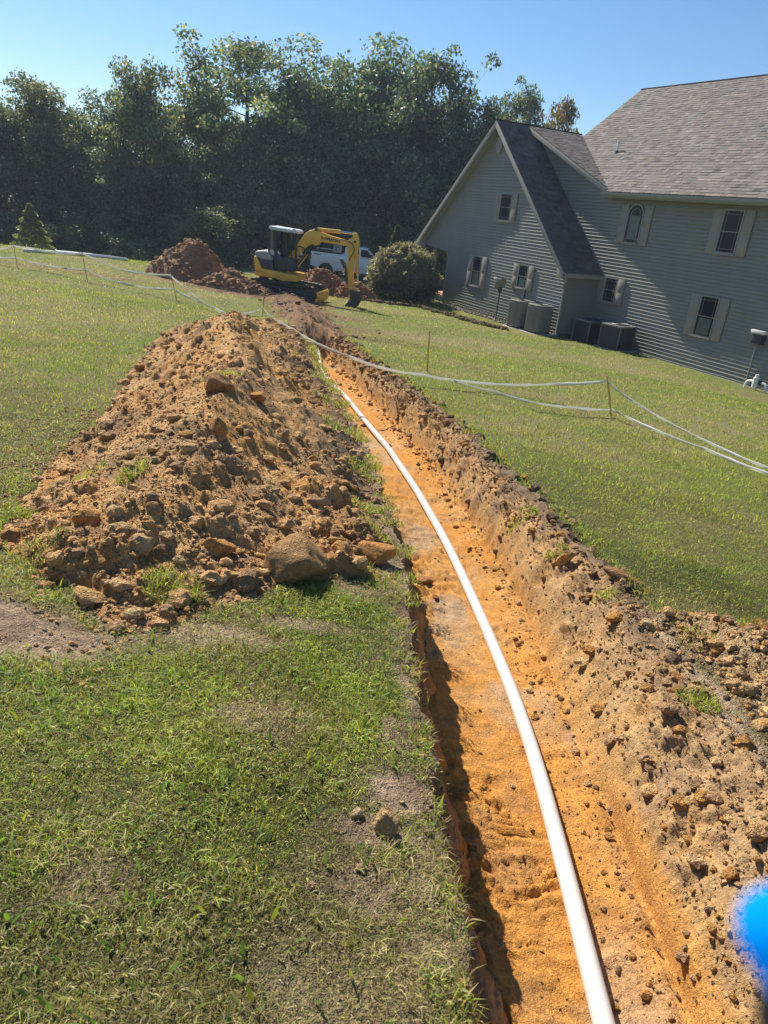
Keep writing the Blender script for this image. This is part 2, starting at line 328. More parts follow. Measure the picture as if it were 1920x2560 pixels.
# ---------------------------------------------------------------- one dug sheet: lawn, trench and right-hand spoil share a grid
def rows():
    y = [-7.]
    while y[-1] < 220:
        c = y[-1]; y.append(c+(.25 if c < .0 else max(.012, .0062*c) if c < 17 else .022*c))
    return np.array(y)
def side(n, far, p): return np.linspace(0, 1, n)**p*far
Yr = rows()
def build_ground():
    nY = len(Yr); ys = Yr[:, None]
    eL = .045*fbm(ys*2.2, ys*0+3, 41, 4)*2+.085*fbm(ys*9, ys*0+1, 42, 4)
    eT = .09*fbm(ys*1.7, ys*0+5, 43, 4)*1.6+.04*fbm(ys*9, ys*0+7, 44, 3)
    eR = .02*fbm(ys*3, ys*0+9, 45, 3)
    L = tl(ys); Rr = tr(ys)+eR; T = tt(ys)+eT
    segs = []
    a = -side(46, 90, 3.2)[::-1]+(-3.4); segs.append(L+a[None, :])
    segs.append(L+np.linspace(-3.4, -.02, 150)[None, 1:]+eL)
    wl_ = twl(ys); segs.append(L+eL-.02+(wl_*(1+1.1*fbm(ys*4, ys*0+2, 47, 3))+.02)*np.linspace(0, 1, 22)[None, 1:])
    segs.append((L+eL+wl_)+(Rr-L-eL-wl_)*np.linspace(0, 1, 64)[None, 1:])
    segs.append(Rr+(T-Rr)*np.linspace(0, 1, 64)[None, 1:])
    segs.append(T+np.linspace(0, 3.6, 150)[None, 1:])
    segs.append(T+3.6+side(46, 80, 3)[None, 1:])
    X = np.concatenate(segs, 1); nX = X.shape[1]; Y = np.repeat(ys, nX, 1)
    i0 = segs[0].shape[1]+segs[1].shape[1]; i1 = i0+segs[2].shape[1]; i2 = i1+segs[3].shape[1]; i3 = i2+segs[4].shape[1]; i4 = i3+segs[5].shape[1]
    # evaluate with edge-adjusted coordinate
    Xq = X.copy()
    Z = ground(X, Y)
    fade = 1-sst(15.1, 15.9, Y); D = .50*fade
    fl = ground(X, Y)-D+.03*fbm(X*3, Y*1.3, 8, 3)+cells(X, Y, .05, 451, .06)*.35
    strk = np.clip(fbm(X*9+2*fbm(X*3,Y*3,2,2), Y*38, 9, 4), -.3, .3)
    sk = .35+1.2*sst(-.08, .18, fbm(X*2, Y*1.3, 12, 3)); ww = fbm(X*4, Y*4, 17, 3); fl = fl+(.022*strk+.010*sst(.03, .07, fbm(X*5+ww*2, Y*40+ww*6, 18, 3))-.008*sst(.10, .13, fbm(X*8+ww*3, Y*26+ww*7, 20, 3))+.005*billow(X*22, Y*60, 13, 3))*sk
    t1 = np.linspace(0, 1, i1-i0+1)[1:][None, :]
    Xl, Yl = X[:, i0:i1], Y[:, i0:i1]; q1 = np.clip(t1**(.75+.5*fbm(Yl*3, Yl*0+4, 48, 3)), 0, 1); Z[:, i0:i1] = (ground(X, Y)[:, i0:i1])*(1-q1)+fl[:, i0:i1]*q1+(.06*fbm(Xl*8, Yl*7, 49, 4)+cells(t1*.5+0*Xl, Yl, .07, 433, .6)*.8+cells(t1*.5+0*Xl, Yl, .03, 435, .8)*.8-.01)*np.sin(t1*math.pi)**.6*fade[:, :1]
    Z[:, i1:i2] = fl[:, i1:i2]
    # foot of the right wall gathers crumbs
    fx = np.linspace(0, 1, i2-i1+1)[1:][None, :]
    Z[:, i1:i2] += (.05*sst(.72, 1., fx)*(1+fbm(X*6, Y*6, 19, 3)[:, i1:i2]))*fade[:, i1:i2]+.012*(1-sst(0, .25, fx))
    t = np.linspace(0, 1, i3-i2+1)[1:][None, :]; g = ground(X, Y)[:, i2:i3]; f0 = Z[:, i2-1:i2]-ground(X[:, i2-1:i2], Y[:, i2-1:i2])
    pr = 1-(1-t)**(1.9+.6*sst(1.5, 4, ys))
    Xs, Ys = X[:, i2:i3], Y[:, i2:i3]
    run = T-Rr; dep = .5; hyp = np.sqrt(run*run+dep*dep); Sc = t*hyp+0*Ys+Xs*0; nx_, nz_ = -dep/hyp, run/hyp
    foot = 1-(1-sst(.10, .22, t))*(1-sst(2.2, 2.6, ys))
    lump = (.16*fbm(Sc*2.2+5, Ys*2.2, 14, 4)+.05*fbm(Sc*9, Ys*9-Sc*3, 16, 4)+cells(Sc+.02*fbm(Sc*20, Ys*20, 3, 2), Ys, .20, 401, .35)*.4+(cells(Sc, Ys, .075, 411, .55)*.7+cells(Sc, Ys, .04, 413, .9)*.9)*(.25+sst(-.1, .12, fbm(Sc*3, Ys*3, 416, 3)))+cells(Sc, Ys, .024, 414, 1.)*.8-.03)*np.sin(np.clip(t, 0, 1)*math.pi)**.5*foot
    lump = lump-.05*np.exp(-((t-.02)/.05)**2)*(1-sst(2.2, 2.6, ys))*sst(1.2, 1.6, ys)
    X[:, i2:i3] += np.clip(nx_*lump*.8, -.06, .06)*fade[:, i2:i3]; lump = lump*nz_*1.1
    Z[:, i2:i3] = g+f0*(1-pr)+lump*fade[:, i2:i3]
    mo = mound(X, Y); Z[:, i3-30:i3] += (cells(X, Y, .07, 415, .7)*.7+cells(X, Y, .035, 417, .8)*.7)[:, i3-30:i3]*np.linspace(0, 1, 30)[None]*fade[:, :1]; Z[:, i3:] += mo[:, i3:]; Z[:, i2:i3] += mo[:, i2:i3]*1.
    mrough = sst(.02, .10, mo)
    Z += sst(.004, .05, mo)*(.09*fbm(X*3, Y*3, 61, 4)+cells(X, Y, .16, 419, .35)*.6+cells(X, Y, .09, 421, .6)*.8+cells(X, Y, .045, 431, .8)*.95+cells(X, Y, .026, 441, .9)*.95-.02)
    d = dirt(X, Y)
    # lip of torn turf on the right of the trench and general roughness of bare soil
    drr = X-T; lip = np.exp(-((drr-.06)/.08)**2)*fade*sst(2.6, 3.2, Y)
    Z += lip*(.03+.10*fbm(X*5, Y*5, 21, 3)+cells(X, Y, .09, 497, .7)*.8)*(drr > -.03)
    Z += d*cells(X, Y, .04, 495, .5)*.5*(Y < 12)*((np.arange(nX)[None, :] < i0)|(np.arange(nX)[None, :] > i3))
    Z += np.where(np.arange(nX)[None, :] < i1, d, np.where(np.arange(nX)[None, :] > i3, d, 0))*(.02*fbm(X*9, Y*9, 22, 3)+.012*billow(X*20, Y*20, 23, 3)-.008)
    cx = np.interp(Y, [15, 19, 24.5, 26], [-1.75, -2.6, -3.9, -4.4])
    bf = np.exp(-((X-cx)/.55)**2)*sst(15.0, 16, Y)*(1-sst(25, 26.5, Y)); Z += bf*(.16+.35*fbm(X*2, Y*2, 24, 4))
    # drive pad under the pickup
    Z += .42*(1-sst(5, 9, np.hypot((X+3)*1, (Y-47)*1)))
    # ------------- colour
    ci = np.arange(nX)[None, :]+0*Y
    n1 = fbm(X*1.6, Y*1.6, 71, 4); n2 = fbm(X*7, Y*7, 72, 3); n3 = fbm(X*.35, Y*.35, 73, 3)
    lerp = lambda a, b, k: a*(1-k[..., None])+b*k[..., None]
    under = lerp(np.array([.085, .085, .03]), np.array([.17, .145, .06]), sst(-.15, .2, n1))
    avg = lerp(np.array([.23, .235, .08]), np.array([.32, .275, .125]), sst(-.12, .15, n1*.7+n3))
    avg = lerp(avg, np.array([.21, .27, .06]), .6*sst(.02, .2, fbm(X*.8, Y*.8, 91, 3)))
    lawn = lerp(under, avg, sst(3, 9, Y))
    soil = lerp(np.array([.25, .175, .11]), np.array([.48, .355, .23]), sst(-.2, .25, n1+n2*.6))
    far = sst(9, 14, Y)
    soil = lerp(soil, lerp(np.array([.17, .10, .06]), np.array([.34, .20, .10]), sst(-.15, .2, n2+n1)), far)
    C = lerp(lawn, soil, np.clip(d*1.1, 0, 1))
    orange = lerp(np.array([.56, .255, .06]), np.array([.54, .29, .10]), sst(-.15, .25, n1+.6*n2))
    orange = lerp(orange, np.array([.40, .20, .075]), sst(.08, .3, n2-.3*n1)*.6)
    orange = lerp(orange, np.array([.40, .33, .24]), .55*sst(.1, .3, fbm(X*2+4, Y*1.5, 79, 3)))
    tw = np.zeros_like(X); tw[:, i2:i3] = t
    wallc = lerp(np.array([.48, .285, .115]), np.array([.43, .275, .135]), sst(.1, .6, tw+n2)); wallc = lerp(wallc, np.array([.34, .22, .13]), .7*sst(.05, .22, fbm(X*3.3, Y*3.3, 87, 4)))
    wallc = lerp(wallc, np.array([.21, .145, .095]), sst(.62, .95, tw+n1*.8+n2*.5)*sst(1.8, 3.6, Y))
    wallc = lerp(wallc, np.array([.54, .26, .07]), np.maximum((1-sst(.0, .2, tw))*.6, (1-sst(.12, .22, tw))*(1-sst(2.2, 2.6, Y))*.9))
    inF = (ci >= i0) & (ci < i2); inW = (ci >= i2) & (ci < i3)
    kf = fade[..., None]
    C = np.where(inF[..., None], orange*kf+C*(1-kf), C); C = np.where(inW[..., None], wallc*kf+C*(1-kf), C)
    lw = (ci >= i0) & (ci < i1); tq = np.zeros_like(X); tq[:, i0:i1] = t1
    C = np.where(lw[..., None], lerp(lerp(np.array([.13, .095, .06]), np.array([.33, .20, .10]), sst(.15, .5, tq+n2*.6)), orange, sst(.6, 1., tq+n2*.4)), C)
    mc = lerp(np.array([.54, .36, .18]), np.array([.33, .24, .155]), sst(-.05, .22, fbm(X*2.2, Y*2.2, 81, 4)))
    mc = lerp(mc, np.array([.52, .27, .09]), .8*sst(.08, .25, fbm(X*2.6+9, Y*2.6, 83, 3)))
    C = lerp(C, mc, sst(.01, .05, mo)*(ci >= i2))
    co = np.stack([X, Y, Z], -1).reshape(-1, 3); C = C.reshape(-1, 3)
    idx = np.arange(nY*nX).reshape(nY, nX)
    F = np.stack([idx[:-1, :-1], idx[:-1, 1:], idx[1:, 1:], idx[1:, :-1]], -1)
    Ym = Y[:-1, :-1]; cim = ci[:-1, :-1]
    mt = (cim >= i0-1) & (cim < i3) & (Ym < 15.9)
    mm = (cim >= i3) & (mo[:-1, :-1] > .012) & (Ym < 3.9) & ~mt
    def sub(mask, name, mat, sm=True):
        f = F[mask]; u, inv = np.unique(f, return_inverse=True)
        me = np_mesh(name, co[u], inv.reshape(f.shape), mat, sm, C[u]); return nobj(name, me)
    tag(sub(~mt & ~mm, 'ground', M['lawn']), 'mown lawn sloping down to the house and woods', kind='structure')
    tag(sub(mt, 'trench', M['clay']), 'narrow trench dug through orange clay', kind='structure')
    o = sub(mm, 'spoil_heap', M['soil'])
    tag(o, 'low spread of sandy crumbled spoil along the right edge of the trench', 'dirt heap')
    return o, (X, Y, Z, mo, d)
RH, GRID = build_ground()
def zfield(x, y):
    """height of the finished sheet at scattered points (nearest grid row, interpolated column)"""
    X, Y, Z = GRID[:3]; r = np.clip(np.searchsorted(Yr, y), 1, len(Yr)-1); out = np.empty(len(x))
    r = np.where(np.abs(Yr[r-1]-y) < np.abs(Yr[r]-y), r-1, r)
    for k in np.unique(r):
        m = r == k; out[m] = np.interp(x[m], X[k], Z[k])
    return out
# ---------------------------------------------------------------- main spoil heap beside the trench
PLY = [2.40, 2.62, 2.8, 3.05, 3.3, 4.7, 7.5, 10.2, 12.2, 14.0, 16.2]
PLX = [-.95, -1.35, -1.60, -1.85, -2.02, -2.25, -2.9, -3.55, -3.85, -3.8, -3.2]
PRX = [-.95, -.75, -.60, -.32, -.16, -.02, .0, .0, .0, .0, 0.]
HY = [2.42, 2.8, 3.2, 3.8, 4.6, 5.4, 6.2, 7.2, 8.2, 9.2, 10.2, 11.2, 12.5, 14, 16.2]
HH = [.0, .13, .25, .38, .50, .60, .55, .62, .66, .60, .62, .50, .36, .2, 0.]
def heap_h(x, y):
    xl = np.interp(y, PLY, PLX)+.22*fbm(y*1.8, y*0+2, 101, 3); xr = np.where(y < 4.7, np.interp(y, PLY, PRX)+np.where(y<3.3, 0., 0.), 0)
    xr = np.where(y < 3.3, np.interp(y, PLY, PRX), tl(y)-.03-.10*(1-sst(3.3, 5, y)))+.08*fbm(y*2.3, y*0+8, 102, 3)
    H = np.interp(y, HY, HH)
    mid = (xl+xr)/2+.04*(xr-xl)*np.sin(y*1.3); t = np.where(x < mid, (mid-x)/np.maximum(mid-xl, .05), (x-mid)/np.maximum(xr-mid, .05))
    a = np.clip(1-t, -.3, 1); pr = np.where(a > 0, 1.12*a-.12*a**6*1.0, a)
    pr = np.where(x > mid, np.where(a > 0, np.maximum(a, 0)**1.25, a), pr)           # hollower on the trench side
    h = H*pr
    on = sst(0., .16, a)*sst(0., .08, H)
    h = h+on*(.13*fbm(x*1.3, y*1.1, 110, 3)*np.clip(H/.5, 0, 1)+.11*fbm(x*2.8, y*2.6, 111, 4)-.03*(billow(x*4.5, y*4.5, 112, 3)-.4)+.04*fbm(x*9, y*9, 113, 4)+(cells(x, y, .22, 461, .28)*.6+cells(x, y, .12, 471, .30)*.7+cells(x, y, .06, 481, .5)*.8)*(.25+.9*sst(-.08, .12, fbm(x*1.8, y*1.8, 463, 3)))+cells(x, y, .030, 491, .7)*.8*(.4+.6*sst(-.1, .1, fbm(x*3, y*3, 493, 3)))-.02)
    return h-.012*(1-on)
def build_heap():
    ys = []; y = 2.30
    while y < 16.4: ys.append(y); y += max(.011, .0042*y)
    ys = np.array(ys)[:, None]; n = 250
    xl = np.interp(ys, PLY, PLX)-.25; xr = tl(ys)-.015+0*ys
    X = xl+(xr-xl)*np.linspace(0, 1, n)[None]; Y = np.repeat(ys, n, 1)
    h = heap_h(X, Y); Z = ground(X, Y)+h
    n1 = fbm(X*1.5, Y*1.5, 121, 4); n2 = fbm(X*6, Y*6, 122, 3)
    lerp = lambda a, b, k: a*(1-k[..., None])+b*k[..., None]
    C = lerp(np.array([.70, .42, .18]), np.array([.62, .33, .11]), sst(-.15, .15, n2))
    C = lerp(C, np.array([.33, .215, .125]), .7*sst(.0, .2, n1+.4*n2))
    C = lerp(C, np.array([.50, .33, .17]), .5*sst(.1, .3, fbm(X*3+8, Y*3, 125, 3)))
    rr = sst(.55, .15, (tl(Y)-X)+.35*n1)     # dark topsoil that fell towards the trench
    C = lerp(C, np.array([.15, .115, .075]), .85*(1-sst(.12, .62, (tl(Y)-X)-.6*n1))*sst(3.0, 3.6, Y))
    idx = np.arange(X.size).reshape(X.shape)
    F = np.stack([idx[:-1, :-1], idx[:-1, 1:], idx[1:, 1:], idx[1:, :-1]], -1).reshape(-1, 4)
    keep = (h.reshape(-1)[F] > -.010).any(1); F = F[keep]
    u, inv = np.unique(F, return_inverse=True); co = np.stack([X, Y, Z], -1).reshape(-1, 3)
    root = nobj('spoil_heap', np_mesh('spoil_heap', co[u], inv.reshape(F.shape), M['soil'], True, C.reshape(-1, 3)[u]))
    tag(root, 'long orange-brown heap of crumbled clay beside the left edge of the trench', 'dirt heap')
    return root
HEAP = build_heap()
def heapz(x, y): return ground(x, y)+heap_h(x, y)
# ---------------------------------------------------------------- clods
def ico(sub):
    bm = bmesh.new(); bmesh.ops.create_icosphere(bm, subdivisions=sub, radius=1.0)
    v = np.array([p.co[:] for p in bm.verts]); f = np.array([[q.index for q in p.verts] for p in bm.faces]); bm.free(); return v, f
I1, I2, I4 = ico(1), ico(2), ico(4)
def rockvar(base, k, rough=.25):
    v, f = base; r = np.random.default_rng(k); out = v.copy()
    for _ in range(7 if len(v) < 50 else 12):
        n = r.normal(size=3); n /= np.linalg.norm(n); d = .62+.3*r.random(); s = out@n; out = out-np.where(s > d, (s-d)*.9, 0)[:, None]*n
    out = out*(1+r.normal(size=(len(v), 1))*rough*.35); return out, f
OC = (np.array([(1,0,0),(-1,0,0),(0,1,0),(0,-1,0),(0,0,1),(0,0,-1)],float), np.array([(0,2,4),(2,1,4),(1,3,4),(3,0,4),(2,0,5),(1,2,5),(3,1,5),(0,3,5)]))
TN = [(OC[0]*(1+np.random.default_rng(900+i).normal(size=(6,1))*.3)+np.random.default_rng(950+i).normal(size=(6,3))*.15, OC[1]) for i in range(10)]
SM = [rockvar(I1, i, .45) for i in range(10)]; MD = [rockvar(I2, 50+i, .32) for i in range(10)]
def scatter(name, P, r, cols, mat, parent=None, label=None, cat=None, big=.026, tiny=.009):
    V, Fc, Cc = [], [], []; b = 0; n = len(P)
    rot = rng.normal(size=(n, 4)); rot /= np.linalg.norm(rot, axis=1)[:, None]; var = rng.integers(0, 10, n)
    for bigq, src in ((0, TN), (1, SM), (2, MD)):
        for k in range(10):
            m = (var == k) & (np.where(r > big, 2, np.where(r > tiny, 1, 0)) == bigq); c = m.sum()
            if not c: continue
            v, f = src[k]; q = rot[m]; w, x, y, z = q.T
            Rm = np.stack([1-2*(y*y+z*z), 2*(x*y-z*w), 2*(x*z+y*w), 2*(x*y+z*w), 1-2*(x*x+z*z), 2*(y*z-x*w), 2*(x*z-y*w), 2*(y*z+x*w), 1-2*(x*x+y*y)], -1).reshape(-1, 3, 3)
            vv = np.einsum('nij,kj->nki', Rm, v)*(r[m][:, None, None])*np.array([1.15, 1.0, .75])+P[m][:, None]
            V.append(vv.reshape(-1, 3)); Fc.append((f[None]+(np.arange(c)*len(v))[:, None, None]+b).reshape(-1, 3)); Cc.append(np.repeat(cols[m], len(v), 0)); b += c*len(v)
    me = np_mesh(name, np.concatenate(V), np.concatenate(Fc), mat, False, np.concatenate(Cc)); me.polygons.foreach_set('use_smooth', np.zeros(len(me.polygons), bool))
    o = nobj(name, me, parent); tag(o, label, cat, kind='stuff'); return o
def soilcols(n, pal, w):
    i = rng.choice(len(pal), n, p=w); return np.array(pal)[i]*(1+rng.normal(size=(n, 1))*.09)
PAL = [(.68, .40, .17), (.68, .43, .20), (.44, .27, .14), (.53, .28, .10), (.62, .42, .20)]
def heap_clods():
    n = 52000; y = 2.35+13*rng.random(n)**1.9; xl = np.interp(y, PLY, PLX)-.22; xr = tl(y)-.02
    x = xl+(xr-xl)*rng.random(n); h = heap_h(x, y)
    r = .0028+.0036*rng.pareto(2.5, n); r = np.clip(r*(1+.035*y), .0028, .042)
    foot = np.exp(-np.clip(h, 0, 1)/.16); r = np.where(rng.random(n) < foot, r*1.45, r)
    keep = (h > -.008) & (rng.random(n) < np.where(h < .03, .55, 1.) * (.35+.65*sst(-.15, .15, fbm(x*2, y*2, 131, 3)+.1)))
    keep &= ~((y > 6) & (r < .008))
    # a few strays out on the turf
    ns = 500; ya = 2.0+4*rng.random(ns); xa = np.interp(ya, PLY, PLX)-np.abs(rng.normal(size=ns))*.16
    x = np.concatenate([x[keep], xa]); y = np.concatenate([y[keep], ya]); r = np.concatenate([r[keep], .006+.010*rng.random(ns)])
    z = np.maximum(heapz(x, y), ground(x, y))+r*.25
    scatter('clods', np.stack([x, y, z], -1), r, soilcols(len(x), PAL, [.38, .2, .18, .16, .08]), M['soil'], HEAP, 'crumbs and small clods of clay')
heap_clods()
def mound_clods():
    n = 42000; y = .3+3.2*rng.random(n); x = tr(y)+.1+3.0*rng.random(n)*np.clip(1.2-y*.1, .3, 1); mo = mound(x, y)
    k = (mo > .02) | ((x < tt(y)+.05) & (rng.random(n) < .3)); x, y = x[k], y[k]; n = len(x)
    r = np.clip(.0028+.0046*rng.pareto(2.4, n), .0028, .036)
    P = np.stack([x, y, zfield(x, y)+r*.3], -1)
    scatter('clods', P, r, soilcols(n, PAL, [.3, .32, .12, .16, .10]), M['soil'], RH, 'crumbs and small clods of sandy clay')
mound_clods()
def trench_clods():
    n = 17000; y = .5+15*rng.random(n)**1.6; s = rng.random(n)
    x = np.where(s < .12, tl(y)-.10+.16*rng.random(n)**.7, np.where(s < .33, tr(y)-.17*rng.random(n)**1.5, np.where(s < .78, tr(y)+(tt(y)-tr(y))*rng.random(n)**.8, np.where(s < .93, tt(y)+.22*rng.random(n), tl(y)+(tr(y)-tl(y))*rng.random(n)))))
    r = np.clip(.0018+.0022*rng.pareto(2.4, n), .0018, .018)*(1+.09*y); r = np.where((s > .33) & (s < .93), r*1.6, r)
    top = ((s > .6) & (s < .93) & (rng.random(n) < .6)) | ((s < .12) & (y < 3))
    c = soilcols(n, [(.50, .26, .08), (.42, .25, .12), (.55, .36, .18)], [.5, .3, .2]); c[top] = soilcols(top.sum(), [(.22, .15, .09), (.40, .26, .14)], [.6, .4])
    o = scatter('clods', np.stack([x, y, zfield(x, y)+r*.3], -1), r, c, M['soil'], None, 'loose crumbs of clay along the trench', None)
    # crumbs on bare patches, disturbed ground and the left bank
    n = 9000; y = 1.0+26*rng.random(n)**1.4; x = tl(y)-.02-3.0*rng.random(n)
    cx = np.interp(y, [15, 19, 24.5, 26], [-1.75, -2.6, -3.9, -4.4]); x = np.where(y > 14.5, cx+1.2*rng.normal(size=n), x)
    d = dirt(x, y); k = (rng.random(n) < d*.9) & ((heap_h(x, y) < .0) | (y > 15)); x, y = x[k], y[k]; n = len(x); r = np.clip(.0022+.004*rng.pareto(2.8, n), .002, .03)*(1+.07*y)
    scatter('clods', np.stack([x, y, zfield(x, y)+r*.3], -1), r, soilcols(n, [(.42, .29, .17), (.26, .17, .10), (.5, .37, .22)], [.5, .3, .2]), M['soil'], None, 'crumbs of dry soil on the bare patches of turf', None)
trench_clods()
# ---------------------------------------------------------------- single rocks one can point at
def rock(name, x, y, r, label, cat, sx=1.15, sy=1., sz=.8, z=None, seed=1, col=(.36, .24, .13), sink=.35, tilt=(0, 0, 0), group=None):
    v, f = rockvar(I4, seed, .0); v = v.copy(); r_ = np.random.default_rng(seed+500)
    for _ in range(9):
        n_ = r_.normal(size=3); n_ /= np.linalg.norm(n_); q_ = .5+.28*r_.random(); s2 = v@n_; v = v-np.where(s2 > q_, (s2-q_)*.96, 0)[:, None]*n_
    d = 1.12+.20*fbm(v[:, 0]*2.2+seed+v[:, 2]*.9, v[:, 1]*2.2+v[:, 2]*1.7, seed, 4)-.10*(billow(v[:, 0]*4+v[:, 2]*3, v[:, 1]*4-v[:, 2]*2, seed+3, 4)-.4)
    v = v*d[:, None]*np.array([sx, sy, sz])*r
    zz = (float(zfield(np.array([x]), np.array([y]))[0]) if z is None else z)
    c = np.array(col)*np.array([1.45, 1.2, .85])*(1+.25*fbm(v[:, 0]*20, v[:, 1]*20+v[:, 2]*9, 5, 3))[:, None]
    me = np_mesh(name, v, f, M['soil'], True, c); o = nobj(name, me); o.location = (x, y, zz+r*sz*(1-2*sink)); o.rotation_euler = tilt
    tag(o, label, cat, group); return o
hz_ = lambda x, y: float(heapz(np.array([x]), np.array([y]))[0])
rock('boulder', -.43, 3.20, .16, 'largest grey-brown clay boulder at the foot of the long spoil heap', 'boulder', 1.1, .8, .95, seed=4, col=(.31, .225, .14), sink=.28, z=float(ground(-.43, 3.2)))
rock('clay_clod', -1.20, 2.84, .065, 'tan clod sitting on the turf at the left foot of the spoil heap', 'clod', seed=8, col=(.48, .32, .17))
rock('clay_clod', -1.22, 2.62, .062, 'pale clod in front of the spoil heap, farthest out on the trampled grass', 'clod', seed=9, col=(.46, .34, .2), sink=.2)
rock('clay_clod', -1.86, 3.02, .05, 'clod at the far left tip of the spoil heap', 'clod', seed=10, col=(.42, .27, .14))
rock('clay_clod', -1.45, 3.15, .07, 'brown clod among gravelly crumbs low on the left flank of the heap', 'clod', seed=12, z=hz_(-1.45, 3.15), col=(.40, .24, .12))
rock('clay_clod', -.80, 3.15, .075, 'orange clod left of the largest boulder', 'clod', seed=13, z=hz_(-.8, 3.15), col=(.42, .25, .11))
rock('clay_clod', -1.06, 4.22, .07, 'upright clod standing out halfway up the spoil heap', 'clod', .8, .7, 1.2, z=hz_(-1.06, 4.22), seed=15, col=(.36, .23, .12))
rock('clay_clod', -1.25, 4.97, .105, 'big rounded lump below the dark sod on the upper part of the spoil heap', 'clod', 1.3, 1., .8, z=hz_(-1.25, 4.97), seed=16, col=(.32, .21, .12))
rock('clay_clod', -1.05, 5.26, .075, 'flat lump right of the big rounded lump on the upper spoil heap', 'clod', 1.3, 1., .6, z=hz_(-1.05, 5.26), seed=17, col=(.42, .24, .1))
rock('clay_clod', -.03, 3.55, .085, 'orange lump between the largest boulder and the trench edge', 'clod', 1.5, .9, .7, seed=18, col=(.46, .27, .12), z=float(ground(-.03, 3.55))+.04)
rock('round_stone', -.26, 3.62, .036, 'smooth round brown stone resting on the heap above the largest boulder', 'stone', 1., 1., .95, seed=70, z=hz_(-.26, 3.62)+.01, col=(.34, .23, .16), sink=.1)
rock('round_stone', .34, 4.42, .05, 'reddish stone lying on the orange trench floor left of the pipe', 'stone', 1.2, .9, .7, seed=71, col=(.33, .19, .12), sink=.2)
rock('clay_clod', .105, 1.56, .045, 'grey-tan clod on the thin turf left of the trench near the bottom of the photo', 'clod', .9, .8, 1.2, seed=72, col=(.38, .30, .20), sink=.15)
rock('clay_clod', .68, 2.42, .012, 'pebble touching the left side of the white pipe', 'stone', seed=73, col=(.48, .35, .22))
rock('clay_clod', 1.16, 4.05, .07, 'flat yellow slab leaning on the right lip of the trench', 'clod', .6, .35, 1.2, seed=74, col=(.55, .35, .13), tilt=(.2, .5, .3))
rock('clay_clod', 1.42, 3.75, .10, 'dark overturned slab of soil at the turf edge right of the trench', 'clod', 1.6, .7, .5, seed=75, col=(.26, .17, .1), tilt=(0, .35, -.4))
rock('clay_clod', 1.98, 3.12, .085, 'dark upturned chunk of sod at the top of the right-hand spoil', 'clod', 1.3, .9, .8, seed=76, col=(.22, .13, .075))
rock('clay_clod', 1.62, 2.40, .04, 'yellowish block in the middle of the right-hand spoil', 'clod', 1.2, .8, .8, seed=77, col=(.52, .33, .14))
rock('clay_clod', 1.80, 1.95, .045, 'orange wedge on the grey crumbs of the right-hand spoil', 'clod', 1.5, .7, .6, seed=78, col=(.55, .33, .12), tilt=(0, .3, .6))
rock('clay_clod', 1.28, 3.30, .05, 'ochre clod at the shoulder of the trench where the spoil begins', 'clod', 1.3, .9, .6, seed=79, col=(.48, .28, .11))
# ---------------------------------------------------------------- small far heaps
def far_heap(cx, cy, rx, ry, h, rz, label, seed, col0, col1, peaks=()):
    n = 110; u = np.linspace(-1.25, 1.25, n); A, B = np.meshgrid(u, u); r = np.hypot(A, B)
    c, s_ = math.cos(rz), math.sin(rz); X = cx+A*rx*c-B*ry*s_; Y = cy+A*rx*s_+B*ry*c
    rr = r+.5*fbm(A*2, B*2, seed, 3); H = h*np.clip(1.08*(1-rr), -.1, 1)
    for (px, py, pr, ph) in peaks: H = np.maximum(H, ph*np.clip(1-np.hypot(A-px, B-py)/pr-.4*fbm(A*3, B*3, seed+1, 3), -.1, 1))
    on = sst(0, .1, H); H = H+on*(.22*h*fbm(X*1.6, Y*1.6, seed+2, 4)+.12*(billow(X*2.5, Y*2.5, seed+5, 4)-.4))
    Z = zfield(X.ravel(), Y.ravel()).reshape(X.shape)+H-.03*(1-on)
    k = sst(-.15, .2, fbm(X*1.8, Y*1.8, seed+4, 4)); C = np.array(col0)*(1-k[..., None])+np.array(col1)*k[..., None]
    idx = np.arange(n*n).reshape(n, n); F = np.stack([idx[:-1, :-1], idx[:-1, 1:], idx[1:, 1:], idx[1:, :-1]], -1).reshape(-1, 4)
    F = F[(H.reshape(-1)[F] > -.02).any(1)]; uq, inv = np.unique(F, return_inverse=True)
    o = nobj('spoil_heap', np_mesh('spoil_heap', np.stack([X, Y, Z], -1).reshape(-1, 3)[uq], inv.reshape(F.shape), M['soil'], True, C.reshape(-1, 3)[uq]))
    tag(o, label, 'dirt heap')
    m = 900; a = rng.uniform(-1.1, 1.1, m); b = rng.uniform(-1.1, 1.1, m); q = rng.uniform(.02, .07, m)*(.6+rng.random(m))
    i = ((a+1.25)/2.5*(n-1)).astype(int); j = ((b+1.25)/2.5*(n-1)).astype(int); ok = H[j, i] > -.01
    P = np.stack([X[j, i], Y[j, i], Z[j, i]+q*.3], -1)[ok]
    scatter('clods', P, q[ok], soilcols(ok.sum(), [col0, col1], [.5, .5]), M['soil'], o, 'clods on the heap', big=.06)
    return o
far_heap(-7.75, 27.0, 1.75, 1.5, 1.25, 0, 'tall reddish-brown heap of soil left of the yellow excavator', 201, (.46, .27, .16), (.36, .19, .10))
far_heap(-6.0, 25.6, 1.5, 1.0, .62, -.35, 'low heap of soil between the tall heap and the excavator tracks', 211, (.48, .27, .14), (.33, .19, .11), ((.4, 0, .6, .5),))
far_heap(-3.7, 31.8, 1.4, 1.2, 1.0, -.1, 'reddish heap of soil behind the excavator in front of the white pickup', 221, (.44, .22, .12), (.34, .16, .085))
far_heap(-2.2, 31.2, 1.0, .9, .7, 0, 'small reddish heap right of the excavator blade', 231, (.46, .23, .12), (.34, .17, .09))
